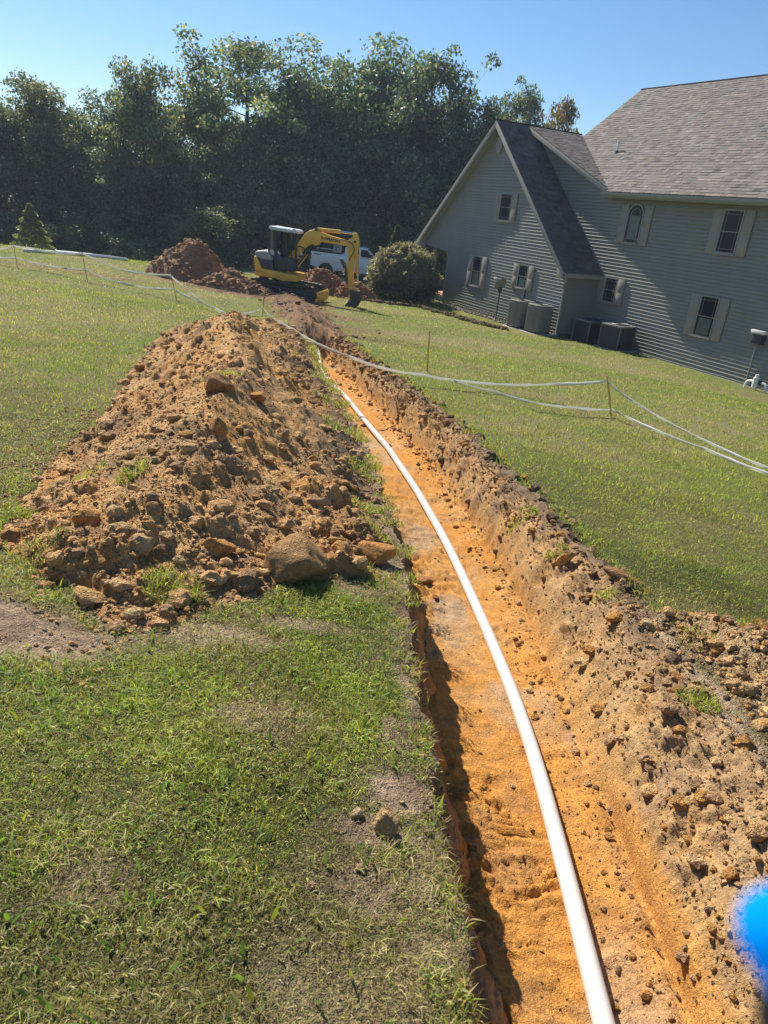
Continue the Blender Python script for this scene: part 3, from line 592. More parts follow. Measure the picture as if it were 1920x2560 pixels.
# ---------------------------------------------------------------- white water pipe
def pipe():
    P = [(.78, -1.6), (.795, .6), (.80, 1.40), (.806, 1.75), (.804, 2.22), (.80, 2.75), (.738, 3.47), (.65, 4.22), (.532, 5.11), (.27, 6.6), (-.003, 7.91), (-.474, 9.72), (-.819, 11.08), (-1.222, 12.32)]
    ys = np.linspace(-1.6, 12.3, 150); ty = [p[1] for p in P]; tx = [p[0] for p in P]
    xs = np.interp(ys, ty, tx); k = np.ones(9)/9; xs = np.convolve(np.pad(xs, 4, 'edge'), k, 'valid')
    z = ground(xs, ys)-.50+.050
    root = MB().tube(list(zip(xs, ys, z)), .0335, 28).build('water_pipe', M['pvcd'], smooth=True)
    tag(root, 'long curved white plastic pipe lying in the orange trench', 'pipe')
    e = [(-1.21, 12.27, z[-1]), (-1.30, 12.55, z[-1]+.0), (-1.42, 13.1, z[-1]+.0), (-1.55, 14.0, z[-1]+.01), (-1.70, 15.0, z[-1]+.06), (-1.80, 15.46, z[-1]+.13)]
    zz = [(a, b, float(ground(a, b))-.45+.02+max(0, (b-14.2))*.08) for a, b, _ in e]
    q = MB().tube(zz, .032, 18).build('pipe_end', M['pvc'], root, smooth=True)
    d = Vector(zz[1])-Vector(zz[0]); d.normalize(); a = Vector(zz[0])
    MB().tube([a-d*.18, a+d*.02], .040, 20).build('coupling', M['pvc'], root, smooth=True)
    rp = random.Random(4)                         # ink marks printed along the pipe
    m = MB()
    for k in range(5):
        i = [22, 40, 41, 45, 60][k]; p = Vector((xs[i], ys[i], z[i])); w = .004
        for j in range(3): m.box(p.x-.012+j*.0045, p.x-.0095+j*.0045, p.y-.004, p.y+.004, p.z+.0330, p.z+.0345)
pipe()
# spare lengths of pipe lying on the far lawn
def lawnpipe(a, b, label):
    n = 6; pts = []
    for k in range(n):
        t = k/(n-1); x = a[0]+(b[0]-a[0])*t; y = a[1]+(b[1]-a[1])*t; pts.append((x, y, float(ground(x, y))+.06))
    tag(MB().tube(pts, .055, 10).build('spare_pipe', M['pvc'], smooth=True), label, 'pipe', 'spare pipes on the far lawn')
# ---------------------------------------------------------------- stakes and warning tape
def gp(x, y): return Vector((x, y, float(ground(x, y))))
STK = {}
def stake(key, x, y, h, lean, label, r=.012):
    b = gp(x, y); top = Vector((lean[0], lean[1], h)); STK[key] = (b, b+top)
    o = MB().tube([Vector((0, 0, -.05)), top*.5, top], [r, r, r*.9], 7).build('stake', M['stake'], smooth=True); o.location = b
    tag(o, label, 'stake', 'wooden stakes holding the white tape')
stake('R', 3.084, 10.025, .58, (-.20, 0), 'leaning wooden stake on the lawn where the two white tapes spread to the right', .0125)
stake('S2', .473, 11.94, .67, (-.04, .0), 'thin yellow stake behind the white tape, between the trench and the house', .012)
stake('S1', -3.407, 17.638, .59, (.02, 0), 'yellow stake just behind the peak of the long spoil heap', .013)
stake('L1', -5.49, 17.66, .73, (-.17, 0), 'stake on the lawn in front of the tall reddish heap', .010)
stake('L2', -8.371, 19.334, .72, (-.10, 0), 'stake in front of the spare pipes, middle of the three left stakes', .010)
stake('L3', -10.715, 20.306, .68, (-.06, 0), 'leftmost stake, close to the small cedar', .010)
def ribbon(segs, w, label, twist=.0, seed=0):
    """segs: list of (start, end, sag); a hanging band of thin film"""
    rr = random.Random(seed); pts = []
    for a, b, sag, n in segs:
        for k in range(n):
            t = k/n; p = a.lerp(b, t); p.z -= sag*4*t*(1-t); pts.append(p)
    pts.append(segs[-1][1].copy())
    V = []; n = len(pts); ph = rr.random()*6
    for i, p in enumerate(pts):
        d = (pts[min(i+1, n-1)]-pts[max(i-1, 0)]).normalized(); up = Vector((0, 0, 1)); s = d.cross(up).normalized()
        a = twist*math.sin(i*.55+ph)+.35; ww = w*(.78+.22*math.sin(i*1.7+ph)*math.sin(i*.6)); u = (up*math.cos(a)+s*math.sin(a))*ww/2
        V += [p-u, p+u]
    F = [(2*i, 2*i+2, 2*i+3, 2*i+1) for i in range(n-1)]
    me = bpy.data.meshes.new('warning_tape'); me.from_pydata([v[:] for v in V], [], F); me.materials.append(M['tape'])
    for f in me.polygons: f.use_smooth = True
    o = nobj('warning_tape', me); sd = o.modifiers.new('thick', 'SOLIDIFY'); sd.thickness = .001
    tag(o, label, 'tape', 'white tape strung between stakes'); return o

def poly(pts, w, label, seed=0):
    P = [Vector(p) for p in pts]; ribbon([(P[i]+Vector((0, 0, .02)), P[i+1]+Vector((0, 0, .02)), .012, 7) for i in range(len(P)-1)], w*1.12, label, .22, seed)
poly([(-3.67, 15.31, -2.43), (-3.45, 16.9, -2.56), (-3.40, 17.5, -2.52), (-3.02, 16.32, -2.51), (-2.51, 14.84, -2.4), (-1.9, 12.9, -2.2), (-1.35, 10.9, -2.0), (-.71, 9.85, -1.96), (-.21, 10.0, -2.11), (.37, 10.32, -2.21), (.76, 10.44, -2.26), (1.6, 10.74, -2.32), (2.35, 10.66, -2.21), (2.9, 10.03, -1.97)], .052, 'long white tape sagging from the spoil heap over the trench to the leaning stake', 1)
poly([(.77, 10.5, -2.28), (1.41, 10.11, -2.30), (1.9, 9.61, -2.28), (2.47, 9.7, -2.31), (3.06, 10.03, -2.36)], .044, 'lower white tape lying low on the grass left of the leaning stake', 2)
poly([(2.91, 10.03, -1.98), (3.35, 9.4, -2.18), (3.68, 8.28, -2.20), (4.0, 7.27, -2.17), (4.4, 6.2, -2.13)], .040, 'upper of the two white tapes running to the right edge of the photo', 3)
poly([(3.07, 10.03, -2.36), (3.30, 8.81, -2.28), (3.61, 8.06, -2.24), (3.89, 7.05, -2.16), (4.2, 6.2, -2.12)], .046, 'lower of the two white tapes running to the right edge of the photo', 4)
poly([(-11.6, 20.4, -2.2), (-11.2, 20.4, -2.13), (-10.76, 20.3, -2.0), (-10.5, 20.8, -2.06), (-9.86, 20.6, -2.09), (-9.1, 19.9, -2.02), (-8.47, 19.33, -1.9), (-8.1, 19.3, -2.02), (-7.37, 19., -2.17), (-6.54, 18.4, -2.14), (-5.66, 17.66, -2.03), (-5.4, 17.9, -2.28), (-4.75, 16.95, -2.44), (-4.2, 16.2, -2.47), (-3.67, 15.31, -2.43)], .062, 'upper white tape looped over the tops of the three left stakes', 5)
poly([(-11.8, 20.6, -2.42), (-11.3, 20.5, -2.36), (-10.73, 20.3, -2.29), (-10.14, 20.2, -2.38), (-9.39, 20., -2.40), (-8.37, 19.33, -2.31), (-7.78, 19.15, -2.46), (-6.88, 18.5, -2.47), (-6.2, 18.3, -2.46), (-5.58, 17.66, -2.34), (-5.0, 16.95, -2.40), (-4.66, 16.66, -2.43)], .060, 'lower white tape tied halfway down the three left stakes', 6)
lawnpipe((-13.95, 26.9), (-10.9, 28.9), 'long white pipe lying on the far lawn, reaching toward the tall heap')
lawnpipe((-13.2, 27.9), (-12.0, 28.3), 'shorter white pipe lying behind the long one on the far lawn')
# ---------------------------------------------------------------- the house (local x along the wall towards the viewer, local -y out of the wall, z up)
H = empty('house', tuple(HO), rot=(0, 0, math.atan2(HU[1], HU[0])))
tag(H, 'grey-green clapboard house with steep shingled gable and tan shutters', 'house')
PF = -1.5        # y of the gable front
UA, WA, SL = -8.16, 7.30, .905          # wing ridge and steep pitch
OV = .30
RW = 9.27        # main ridge height
CS = .413        # shallow pitch of the cross gable
URIGHT = 7.5
def wing_w(u): return WA-SL*abs(u-UA)
def boards(parent, u0f, u1f, w0, w1, y, axis='u', e=.114, skip=None):
    k = 0; w = w0
    while w < w1-.01:
        wt = min(w+e, w1); a0, b0 = u0f(w), u1f(w); a1, b1 = u0f(wt), u1f(wt)
        if b0-a0 > .03:
            if b1 < a1: a1 = b1 = (a1+b1)/2
            j = .0015*math.sin(k*2.3)
            P = []
            for (a, q) in ((0, a0), (1, b0)):
                t = (a0, b0)[a], (a1, b1)[a]
                # Dutch-lap like profile: bulging foot, step half-way, recessed head
                tm = (t[0]+t[1])/2
                P += [(t[0], 0.0, w), (t[0], -.034-j, w+.003), (t[0]*.85+t[1]*.15, -.036-j, w+.012), (t[0]*.55+t[1]*.45, -.018-j, w+(wt-w)*.48), (t[0]*.45+t[1]*.55, -.017-j, w+(wt-w)*.56), (t[1], -.002, wt-.0008), (t[1], 0., wt-.0008)]
            F = [(0, 1, 2, 3, 4, 5, 6), (13, 12, 11, 10, 9, 8, 7)]+[(i, i+7, (i+1) % 7+7, (i+1) % 7) for i in range(7)]
            if axis == 'u': V = [(p[0], y+p[1], p[2]) for p in P]
            else: V = [(y-p[1], p[0], p[2]) for p in P]         # wall facing +x
            m = MB(); m.add(V, F); m.build('siding_board', M['siding'], parent)
        w = wt; k += 1
M['wallback'] = flat('wall_core', (.12, .12, .11), .9)
# walls behind the boards
wf = MB()                                     # gable front
wf.prism([(-11.0, -.1), (-2.82, -.1), (-2.82, wing_w(-2.82)-.06), (UA, WA-.08), (-13.3, wing_w(-13.3)-.06), (-13.3, 2.34), (-11.0, 2.34)], PF+.001, PF+.12)
wfo = wf.build('wall', M['wallback'], H)
lo = lambda w: -11.0 if w < 2.33 else UA-(WA-.06-w)/SL
hi = lambda w: min(-2.80, UA+(WA-.06-w)/SL)
boards(wfo, lo, hi, .19, 7.22, PF)
wm = MB(); wm.prism([(-8.3, -.3), (URIGHT, -.3), (URIGHT, 5.0), (-2.6, 5.0), (UA, WA-.10)], .001, .14)
wmo = wm.build('wall', M['wallback'], H)
hi2 = lambda w: URIGHT if w < 4.93 else UA+(WA-.05-w)/CS
lo2 = lambda w: -2.80 if w < 2.30 else max(UA, UA+(WA-w)/SL-.35)
boards(wmo, lo2, hi2, .02, 7.18, 0.)
wr = MB(); wr.box(-2.94, -2.822, PF+.13, -.002, -.1, 2.36); wro = wr.build('wall', M['wallback'], H)
boards(wro, lambda w: PF+.06, lambda w: -.03, .15, 2.28, -2.822, axis='v')
MB().box(-11.2, -11.04, PF+.13, 7, -.2, 2.3).box(-11.2, -10.9, 7.01, 7.1, -.2, 2.3).build('wall', M['siding'], H)
MB().box(-11.1, 7.4, 8.9, 9.1, -.2, 4.8).box(7.38, 7.5, .2, 9.0, -.2, 4.95).build('wall', M['siding'], H)
# corner posts
for (a, b, c, d, z0, z1) in ((-2.845, -2.765, PF-.035, PF+.06, .12, 2.3), (-2.80, -2.755, -.06, -.001, .02, 2.28), (-11.06, -10.98, PF-.03, PF+.05, .12, 2.33)):
    MB().box(a, b, c, d, z0, z1).build('corner_post', M['siding'], H, bevel=.006)
# foundation of rough stones under the gable
fo = MB().box(-10.98, -2.84, PF+.02, PF+.11, -.3, .19).build('foundation', M['stone'], H)
u = -10.95; rs = random.Random(3)
stones = []
for k in range(4):
    m = MB(); n = 9
    P = [(math.cos(2*math.pi*i/n)*.5*(.8+.3*rs.random()), math.sin(2*math.pi*i/n)*.5*(.8+.3*rs.random())) for i in range(n)]
    m.prism(P, -.5, .5); stones.append(m.build('stone', M['stone'], fo, bevel=.12, seg=2))
u = -10.9; i = 0
for row in range(3):
    u = -10.9+rs.random()*.1
    while u < -2.9:
        w = .10+.12*rs.random(); src = stones[rs.randrange(4)] if i > 3 else stones[i]
        o = src if i < 4 else None
        if o is None: o = src.copy(); COL.objects.link(o)
        o.parent = fo; o.location = (u+w/2, PF-.0-.01*rs.random(), -.06+row*.09+rs.uniform(-.01, .01)); o.scale = (w*.95, .07, .09*rs.uniform(.85, 1.05)); o.rotation_euler = (0, rs.uniform(-.1, .1), 0)
        u += w+.01; i += 1
MB().box(-2.8, 7.4, -.035, .0, -.25, .0).build('foundation', M['white'], H)
MB().box(-.02, 1.9, -.075, -.036, -.05, -.012).box(1.9, 4.4, -.065, -.036, -.08, -.03).build('base_trim', M['white'], H)
# ------------- roofs: shingle courses laid as geometry
def shingle_sheet(name, org, du, dv, nu, W, clip, single=None, tab=.20, course=.145, seed=0, colr=(.185, .162, .148)):
    """courses up the slope; org lower-left corner, du unit vector along eave, dv unit vector up slope, nu unit normal; clip(s,t) -> bool / (s0,s1)"""
    r = np.random.default_rng(seed); V = []; Fc = []; Cc = []; t = 0; k = 0
    org, du, dv, nu = [np.array(q, float) for q in (org, du, dv, nu)]
    while t < W[1]:
        t1 = min(t+course, W[1]); s0, s1 = clip(t+.5*course)
        s = s0+(-(r.random()*tab))
        while s < s1:
            w = tab*(.55+.9*r.random()); a = max(s, s0); b = min(s+w-.004, s1); s += w
            if b-a < .01: continue
            th = .011+.008*(r.random() < .45); lift = .003
            q = [org+du*a+dv*(t-.012)+nu*th, org+du*b+dv*(t-.012)+nu*th, org+du*b+dv*t1+nu*lift, org+du*a+dv*t1+nu*lift, org+du*a+dv*(t-.012), org+du*b+dv*(t-.012)]
            cc = np.array(colr)*(1+.16*r.normal())*np.array([1+.04*r.normal(), 1, 1-.03*r.normal()])
            if single is not None and single[0] < a and b < single[1] and t < single[2] and len(single[3]) < 300: single[3].append((q, cc)); continue
            n = len(V); V += q; Fc += [(n, n+1, n+2, n+3), (n+4, n+5, n+1, n)]
            Cc += [cc]*6
        t = t1; k += 1
    me = np_mesh(name, np.array(V), np.array(Fc), M['shingle'], False, np.clip(np.array(Cc), .02, 1))
    return me
def unit(v): v = np.array(v, float); return v/np.linalg.norm(v)
def slab(pts, th, name, mat, parent):
    """planar quad/polygon thickened downward"""
    P = [Vector(p) for p in pts]; m = MB(); n = len(P)
    m.add([p for p in P]+[p-Vector((0, 0, th)) for p in P], [tuple(range(n)), tuple(range(2*n-1, n-1, -1))]+[(i, i+n, (i+1) % n+n, (i+1) % n) for i in range(n)])
    return m.build(name, mat, parent)
# main roof
EY, EW = -.42, 5.05; PS = (RW-EW)/(4.95-EY)
valu = lambda y: UA+(WA-(EW+PS*(y-EY)))/CS         # valley line u as a function of y (from plane intersection)
yv = EY+(WA-EW)/PS
ML = -7.9
mr = slab([(-2.62, EY, EW-.02), (URIGHT+.3, EY, EW-.02), (URIGHT+.3, 4.95, RW-.02), (ML, 4.95, RW-.02), (ML, yv+.0, WA-.02-.0)], .10, 'roof', M['fascia'], H)
slope = math.hypot(4.95-EY, RW-EW); dvm = unit((0, 4.95-EY, RW-EW)); num = unit((0, -(RW-EW), 4.95-EY))
def clipm(t):
    y = EY+dvm[1]*t; w = EW+dvm[2]*t
    return (max(ML, UA+(WA-w)/CS) if w < WA else ML, URIGHT+.3)
ONE = []
me = shingle_sheet('shingles', (0, EY-.02, EW-.005), (1, 0, 0), dvm, num, (0, slope), clipm, seed=1, single=(-1.2, 3.6, 2.2, ONE))
for q_, c_ in ONE: nobj('shingle', np_mesh('shingle', np.array(q_), np.array([(0, 1, 2, 3), (4, 5, 1, 0)]), M['shingle'], False, np.clip(np.array([c_]*6), .02, 1)), mr)
tag(nobj('shingles', me, mr), kind='stuff')
slab([(ML, 4.97, RW-.02), (URIGHT+.3, 4.97, RW-.02), (URIGHT+.3, 10.2, EW), (ML, 10.2, EW)], .1, 'roof', M['fascia'], H)
MB().tube([(ML-.02, 4.96, RW+.0), (URIGHT+.3, 4.96, RW+.0)], .05, 6).build('ridge_cap', M['shingle'], mr)
MB().prism([(0.15, 4.9), (9.6, 4.9), (4.95, RW-.14)], ML+.05, ML+.2, 'x').build('wall', M['siding'], H)
# soffit, fascia and gutter of the main eave
MB().box(-2.75, URIGHT+.3, EY+.02, -.03, EW-.16, EW-.13).build('soffit', M['fascia'], H)
MB().box(-3.02, URIGHT+.3, EY-.012, EY+.012, EW-.20, EW-.03).build('fascia_board', M['fascia'], H)
gut = [(EY-.014, EW-.16), (EY-.09, EW-.16), (EY-.12, EW-.10), (EY-.125, EW-.045), (EY-.11, EW-.045), (EY-.10, EW-.095), (EY-.08, EW-.145), (EY-.014, EW-.145)]
MB().prism(gut, -3.05, URIGHT+.3, 'x').build('gutter', M['fascia'], H)
# cross-gable, shallow right slope (in front of the main roof, over the main wall)
yo = -OV
uE = -2.62
cg = slab([(UA, yo, WA-.02), (uE, yo, WA-.02-CS*(uE-UA)), (uE, EY+.03, WA-.02-CS*(uE-UA)), (UA, yv, WA-.02)], .08, 'roof', M['fascia'], H)
duc = np.array([0., 1., 0.]); dvc = unit((-(1), 0, CS)); nuc = unit((CS, 0, 1)); Lc = math.hypot(uE-UA, CS*(uE-UA))
def clipc(t):
    u = uE-(t/Lc)*(uE-UA); w = WA-CS*(u-UA); return (yo-.02, EY+(w-EW)/PS+.0)
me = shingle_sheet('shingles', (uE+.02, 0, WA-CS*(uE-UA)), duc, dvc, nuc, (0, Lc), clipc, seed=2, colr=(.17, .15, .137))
tag(nobj('shingles', me, cg), kind='stuff')
# steep wing slopes
yf = PF-OV
uR = -2.66; wR = WA-SL*(uR-UA)
ws = slab([(UA, yf, WA-.02), (uR, yf, wR-.02), (uR, -.03, wR-.02), (UA, -.03, WA-.02)], .08, 'roof', M['fascia'], H)
dvs = unit((-1, 0, SL)); nus = unit((SL, 0, 1)); Ls = math.hypot(uR-UA, WA-wR)
me = shingle_sheet('shingles', (uR+.02, 0, wR), duc, dvs, nus, (0, Ls), lambda t: (yf-.02, -.004), seed=3, colr=(.13, .108, .10))  # same shingles in a darker tone, shade of this slope painted in
tag(nobj('shingles', me, ws), kind='stuff')
uL = -13.52; wL_ = WA-SL*(UA-uL)
slab([(UA, yf, WA-.02), (uL, yf, wL_-.02), (uL, 6.5, wL_-.02), (UA, 6.5, WA-.02)], .08, 'roof', M['fascia'], H)
MB().tube([(UA, yf-.02, WA+.0), (UA, yv, WA+.0)], .045, 6).build('ridge_cap', M['shingle'], H)
# rakes: boards along the gable edges
def rake(u0, w0, u1, w1, y, hgt=.17, name='rake_board', th=.03, mat=None):
    MB().prism([(u0, w0), (u1, w1), (u1, w1-hgt*1.35), (u0, w0-hgt*1.35)], y-th, y).build(name, mat or M['trim'], H, bevel=.004)
rake(UA, WA-.01, uR+.02, wR-.01, yf-.002); rake(uL-.02, wL_-.01, UA, WA-.01, yf-.002)
rake(UA, WA-.01, uE+.02, WA-.01-CS*(uE+.02-UA), yo-.002, .13)
# soffits below the rakes
for (a, wa, b, wb, y0, y1, h) in ((UA, WA, uR, wR, yf+.01, PF-.02, .22), (uL, wL_, UA, WA, yf+.01, PF-.02, .22), (UA, WA, uE, WA-CS*(uE-UA), yo+.01, -.02, .18)):
    MB().prism([(a, wa-h+.02), (b, wb-h+.02), (b, wb-h), (a, wa-h)], y0, y1).build('soffit', M['fascia'], H)
# eave return (boxed end) and gutter of the wing
MB().prism([(uR-.33, wR+.12), (uR+.02, wR-.20), (uR-.33, wR-.235)], yf-.034, PF-.02).build('eave_return', M['trim'], H, bevel=.005)
MB().prism([(uL-.02, wL_-.22), (uL+.4, wL_-.22), (uL+.4, wL_+.22)], yf-.034, PF-.02).build('eave_return', M['trim'], H, bevel=.005)
MB().prism([(uR+.02, wR-.19), (uR+.09, wR-.19), (uR+.12, wR-.08), (uR+.12, wR-.05), (uR+.10, wR-.05), (uR+.075, wR-.17), (uR+.02, wR-.17)], yf, -.03).build('gutter', M['trim'], H)
MB().box(-2.80, uR+.0, PF, -.03, wR-.20, wR-.18).build('soffit', M['fascia'], H)
# downspout
MB().tube([(uR+.07, yf+.10, wR-.19), (uR+.05, yf+.16, wR-.30), (-2.74, PF-.10, wR-.48), (-2.72, PF-.08, wR-.60), (-2.72, PF-.07, .14), (-2.66, PF-.14, .05)], .042, 8).build('downspout', M['siding'], H, smooth=True)
# porch behind the left end
MB().box(-13.3, -11.3, PF+.3, 5, .18, .26).build('porch_floor', M['deck'], H)
for yy in (PF+.5, 4.5): MB().box(-13.25, -13.1, yy, yy+.15, .26, 2.5).build('porch_post', M['trim'], H)
# ------------- windows and shutters
def shutter(u0, u1, w0, w1, y):
    s = MB().box(u0, u1, y-.065, y-.036, w0, w1).build('shutter', M['shutter'], H, bevel=.004)
    mid = w0+(w1-w0)*.47; g = .045
    for a, b in ((w0+g*1.3, mid-g*.5), (mid+g*.5, w1-g*1.3)):
        MB().box(u0+g, u1-g, y-.076, y-.0655, a, b).build('shutter_panel', M['shutter'], s, bevel=.008)
def window(u0, u1, w0, w1, y, sh=.34, arch=False, rail=True, wt=None, blind=None, sunlit=False):
    wt = wt or w1; f = .045; y0_ = y; y = y-.018
    fr = MB()
    if not arch:
        fr.box(u0, u0+f, y-.05, y-.022, w0+f, wt-f).box(u1-f, u1, y-.05, y-.022, w0+f, wt-f).box(u0, u1, y-.053, y-.022, w0, w0+f).box(u0, u1, y-.053, y-.022, wt-f, wt)
        fr.box(u0+f, u1-f, y-.028, y-.0225, w0+f, wt-f)
    else:
        r = (u1-u0)/2; cu = (u0+u1)/2; sp = wt-r*1.02; n = 16
        out = [(u0, w0), (u1, w0)]+[(cu+r*math.cos(math.pi*i/n), sp+r*math.sin(math.pi*i/n)) for i in range(n+1)]
        fr.prism(out, y-.03, y-.022)
        pts_o = [(cu+r*math.cos(math.pi*i/n), sp+r*math.sin(math.pi*i/n)) for i in range(n+1)]; pts_i = [(cu+(r-f)*math.cos(math.pi*i/n), sp+(r-f)*math.sin(math.pi*i/n)) for i in range(n+1)]
        for i in range(n): fr.prism([pts_o[i], pts_o[i+1], pts_i[i+1], pts_i[i]], y-.055, y-.0302)
        fr.box(u0, u0+f, y-.055, y-.0302, w0+f, sp).box(u1-f, u1, y-.055, y-.0302, w0+f, sp).box(u0, u1, y-.056, y-.0302, w0, w0+f)
    wo = fr.build('window', M['fascia'], H)
    g0, g1, z0, z1 = u0+f+.002, u1-f-.002, w0+f+.002, wt-f-.002
    mz = (z0+z1)/2
    mun = MB(); mw = .014
    if arch:
        r = (u1-u0)/2-f-.003; cu = (u0+u1)/2; sp = wt-(u1-u0)/2*1.02; n = 16
        MB().prism([(g0, z0), (g1, z0)]+[(cu+r*math.cos(math.pi*i/n), sp+r*math.sin(math.pi*i/n)) for i in range(n+1)], y-.036, y-.0305).build('pane', M['glass'], wo)
        r2 = r-.09
        for i in range(n):
            a = [(cu+q*math.cos(math.pi*(i+d)/n), sp+q*math.sin(math.pi*(i+d)/n)) for d in (0, 1) for q in (r2, r2-mw)]
            mun.prism([a[0], a[2], a[3], a[1]], y-.042, y-.0362)
        mun.box(cu-r2, cu-r2+mw, y-.042, y-.0362, z0, sp).box(cu+r2-mw, cu+r2, y-.042, y-.0362, z0, sp).box(g0, g1, y-.043, y-.0362, z0+.09, z0+.09+mw)
        mun.build('grille', M['trim'], wo)
        MB().box(cu-r2+.02, cu+r2-.02, y-.0375, y-.0362, z0+.11, sp-.02).build('window_shade', M['blind'], wo)
    else:
        MB().box(g0, g1, y-.034, y-.0285, mz+.012, z1).build('pane', M['glass'], wo); MB().box(g0, g1, y-.034, y-.0285, z0, mz-.012).build('pane', M['glass'], wo)
        MB().box(g0, g1, y-.046, y-.0286, mz-.012, mz+.012).build('meeting_rail', M['fascia'], wo)
        for a, b, top in ((mz+.012, z1, 1), (z0, mz-.012, 0)):
            mun.box(g0+.085, g0+.085+mw*.7, y-.0375, y-.0345, a, b).box(g1-.085-mw*.7, g1-.085, y-.0375, y-.0345, a, b)
            q = b-.09 if top else a+.09; mun.box(g0, g1, y-.0385, y-.0345, q, q+mw*.7)
        mun.build('grille', M['fascia'], wo)
        if blind: MB().box(g0+.1, g1-.1, y-.0365, y-.0345, blind[0], blind[1]).build('window_shade', M['blind'], wo)
    MB().box(u0-.02, u1+.02, y-.07, y-.022, w0-.035, w0-.001).build('sill', M['trim'], wo, bevel=.004)
    shutter(u0-sh-.012, u0-.012, w0-.03, w1, y0_); shutter(u1+.012, u1+sh+.012, w0-.03, w1, y0_)
window(-1.95, -1.22, 3.46, 4.70, 0, .36, arch=True, wt=4.74)
window(1.97, 2.70, 3.50, 4.74, 0, .345, blind=None)
window(1.93, 2.65, 1.03, 2.27, 0, .345, blind=(1.1, 1.6))
window(-2.37, -1.75, 1.42, 2.28, 0, .34)
window(-7.49, -6.72, 3.74, 4.75, PF, .34)
window(-8.86, -8.16, 1.07, 2.29, PF, .34, blind=(1.1, 1.65))
window(-5.60, -4.98, 1.42, 2.29, PF, .33, blind=(1.5, 1.8))
# gable vent
n = 24; ov = [(-8.13+.21*math.cos(2*math.pi*i/n), 6.47+.29*math.sin(2*math.pi*i/n)) for i in range(n)]
vt = MB().prism(ov, PF-.065, PF-.02).build('gable_vent', M['trim'], H, bevel=.01)
for k in range(8):
    zz = 6.47-.21+k*.06; hw = .155*math.sqrt(max(.05, 1-((zz-6.47)/.25)**2)); MB().box(-8.13-hw, -8.13+hw, PF-.08, PF-.0655, zz-.018, zz+.010).build('louvre', M['fascia'], vt)
# roof vent pipe
rv = (-4.72, 1.39, 6.46)
MB().tube([(rv[0], rv[1], rv[2]-.05), (rv[0], rv[1], rv[2]+.42)], .045, 12).build('vent_pipe', M['white'], H, smooth=True)
MB().tube([(rv[0], rv[1], rv[2]-.04), (rv[0], rv[1], rv[2]+.09)], [.10, .055], 12).build('vent_boot', M['black'], H)
# meter box on the main wall
bx = MB().box(4.18, 4.50, -.20, -.02, 1.22, 1.50).build('meter_box', M['dark_metal'], H, bevel=.01)
MB().box(4.12, 4.56, -.26, -.02, 1.505, 1.60).build('box_lid', M['white'], bx, bevel=.008)
MB().tube([(4.3, -.1, 1.25), (4.3, -.08, .9), (4.3, -.05, .1)], .02, 8).build('conduit', M['fascia'], bx)
# ------------- things standing along the house
HM = H.matrix_basis.copy() if False else Matrix.Translation(Vector(HO)) @ Matrix.Rotation(math.atan2(HU[1], HU[0]), 4, 'Z')
def houseloc(u, y): p = HM @ Vector((u, y, 0)); return p.x, p.y, float(zfield(np.array([p.x]), np.array([p.y]))[0])
AZH = math.atan2(HU[1], HU[0])
def rsq(hw, r, n=5):
    P = []
    for cx, cy, a0 in ((hw-r, hw-r, 0), (-hw+r, hw-r, 90), (-hw+r, -hw+r, 180), (hw-r, -hw+r, 270)):
        for i in range(n+1): a = math.radians(a0+90*i/n); P.append((cx+r*math.cos(a), cy+r*math.sin(a)))
    return P
def ac_fin(u, y, label, rz):
    x, yy, z = houseloc(u, y); t = empty('air_conditioner', (x, yy, z-.03), AZH+rz); tag(t, label, 'air conditioner', 'outdoor air conditioning units by the house wall')
    MB().box(-.50, .50, -.48, .48, .0, .07).build('pad', M['concrete'], t, bevel=.01)
    for a in (-.28, .28):
        for b in (-.28, .28): MB().box(a-.05, a+.05, b-.05, b+.05, .07, .13).build('foot', M['black'], t)
    P = rsq(.375, .20, 6); MB().prism(P, .13, 1.02, 'z').build('cabinet', M['tan_metal'], t, smooth=True)
    n = len(P)
    per = []; L = 0
    for i in range(n): per.append((L, P[i], P[(i+1) % n])); L += math.dist(P[i], P[(i+1) % n])
    step = L/44
    for k in range(44):
        s = k*step
        for l0, a, b in per:
            d = math.dist(a, b)
            if l0 <= s < l0+d:
                q = (s-l0)/d; px, py = a[0]+(b[0]-a[0])*q, a[1]+(b[1]-a[1])*q; an = math.atan2(b[1]-a[1], b[0]-a[0])
                Mx = Matrix.Translation((px, py, 0)) @ Matrix.Rotation(an, 4, 'Z'); MB().box(-.009, .009, -.018, .006, .16, .97, Mx).build('fin', M['tan_metal'], t)
    MB().prism(rsq(.385, .20, 6), 1.0205, 1.06, 'z').build('top_cover', M['tan_metal'], t, bevel=.012)
    g = MB()
    for r in (.10, .16, .22, .28): g.tube([(r*math.cos(a*math.pi/12), r*math.sin(a*math.pi/12), 1.068) for a in range(25)], .005, 4, cap=False)
    g.build('fan_grille', M['dark_metal'], t)
    g = MB().prism([(.3*math.cos(2*math.pi*i/24), .3*math.sin(2*math.pi*i/24)) for i in range(24)], 1.0605, 1.064, 'z').build('fan_opening', M['black'], t)
ac_fin(-4.30, PF-.62, 'left of the two tan ribbed air conditioners beside the satellite dish', .0)
ac_fin(-3.22, PF-.58, 'right of the two tan ribbed air conditioners, nearest the house corner', .0)
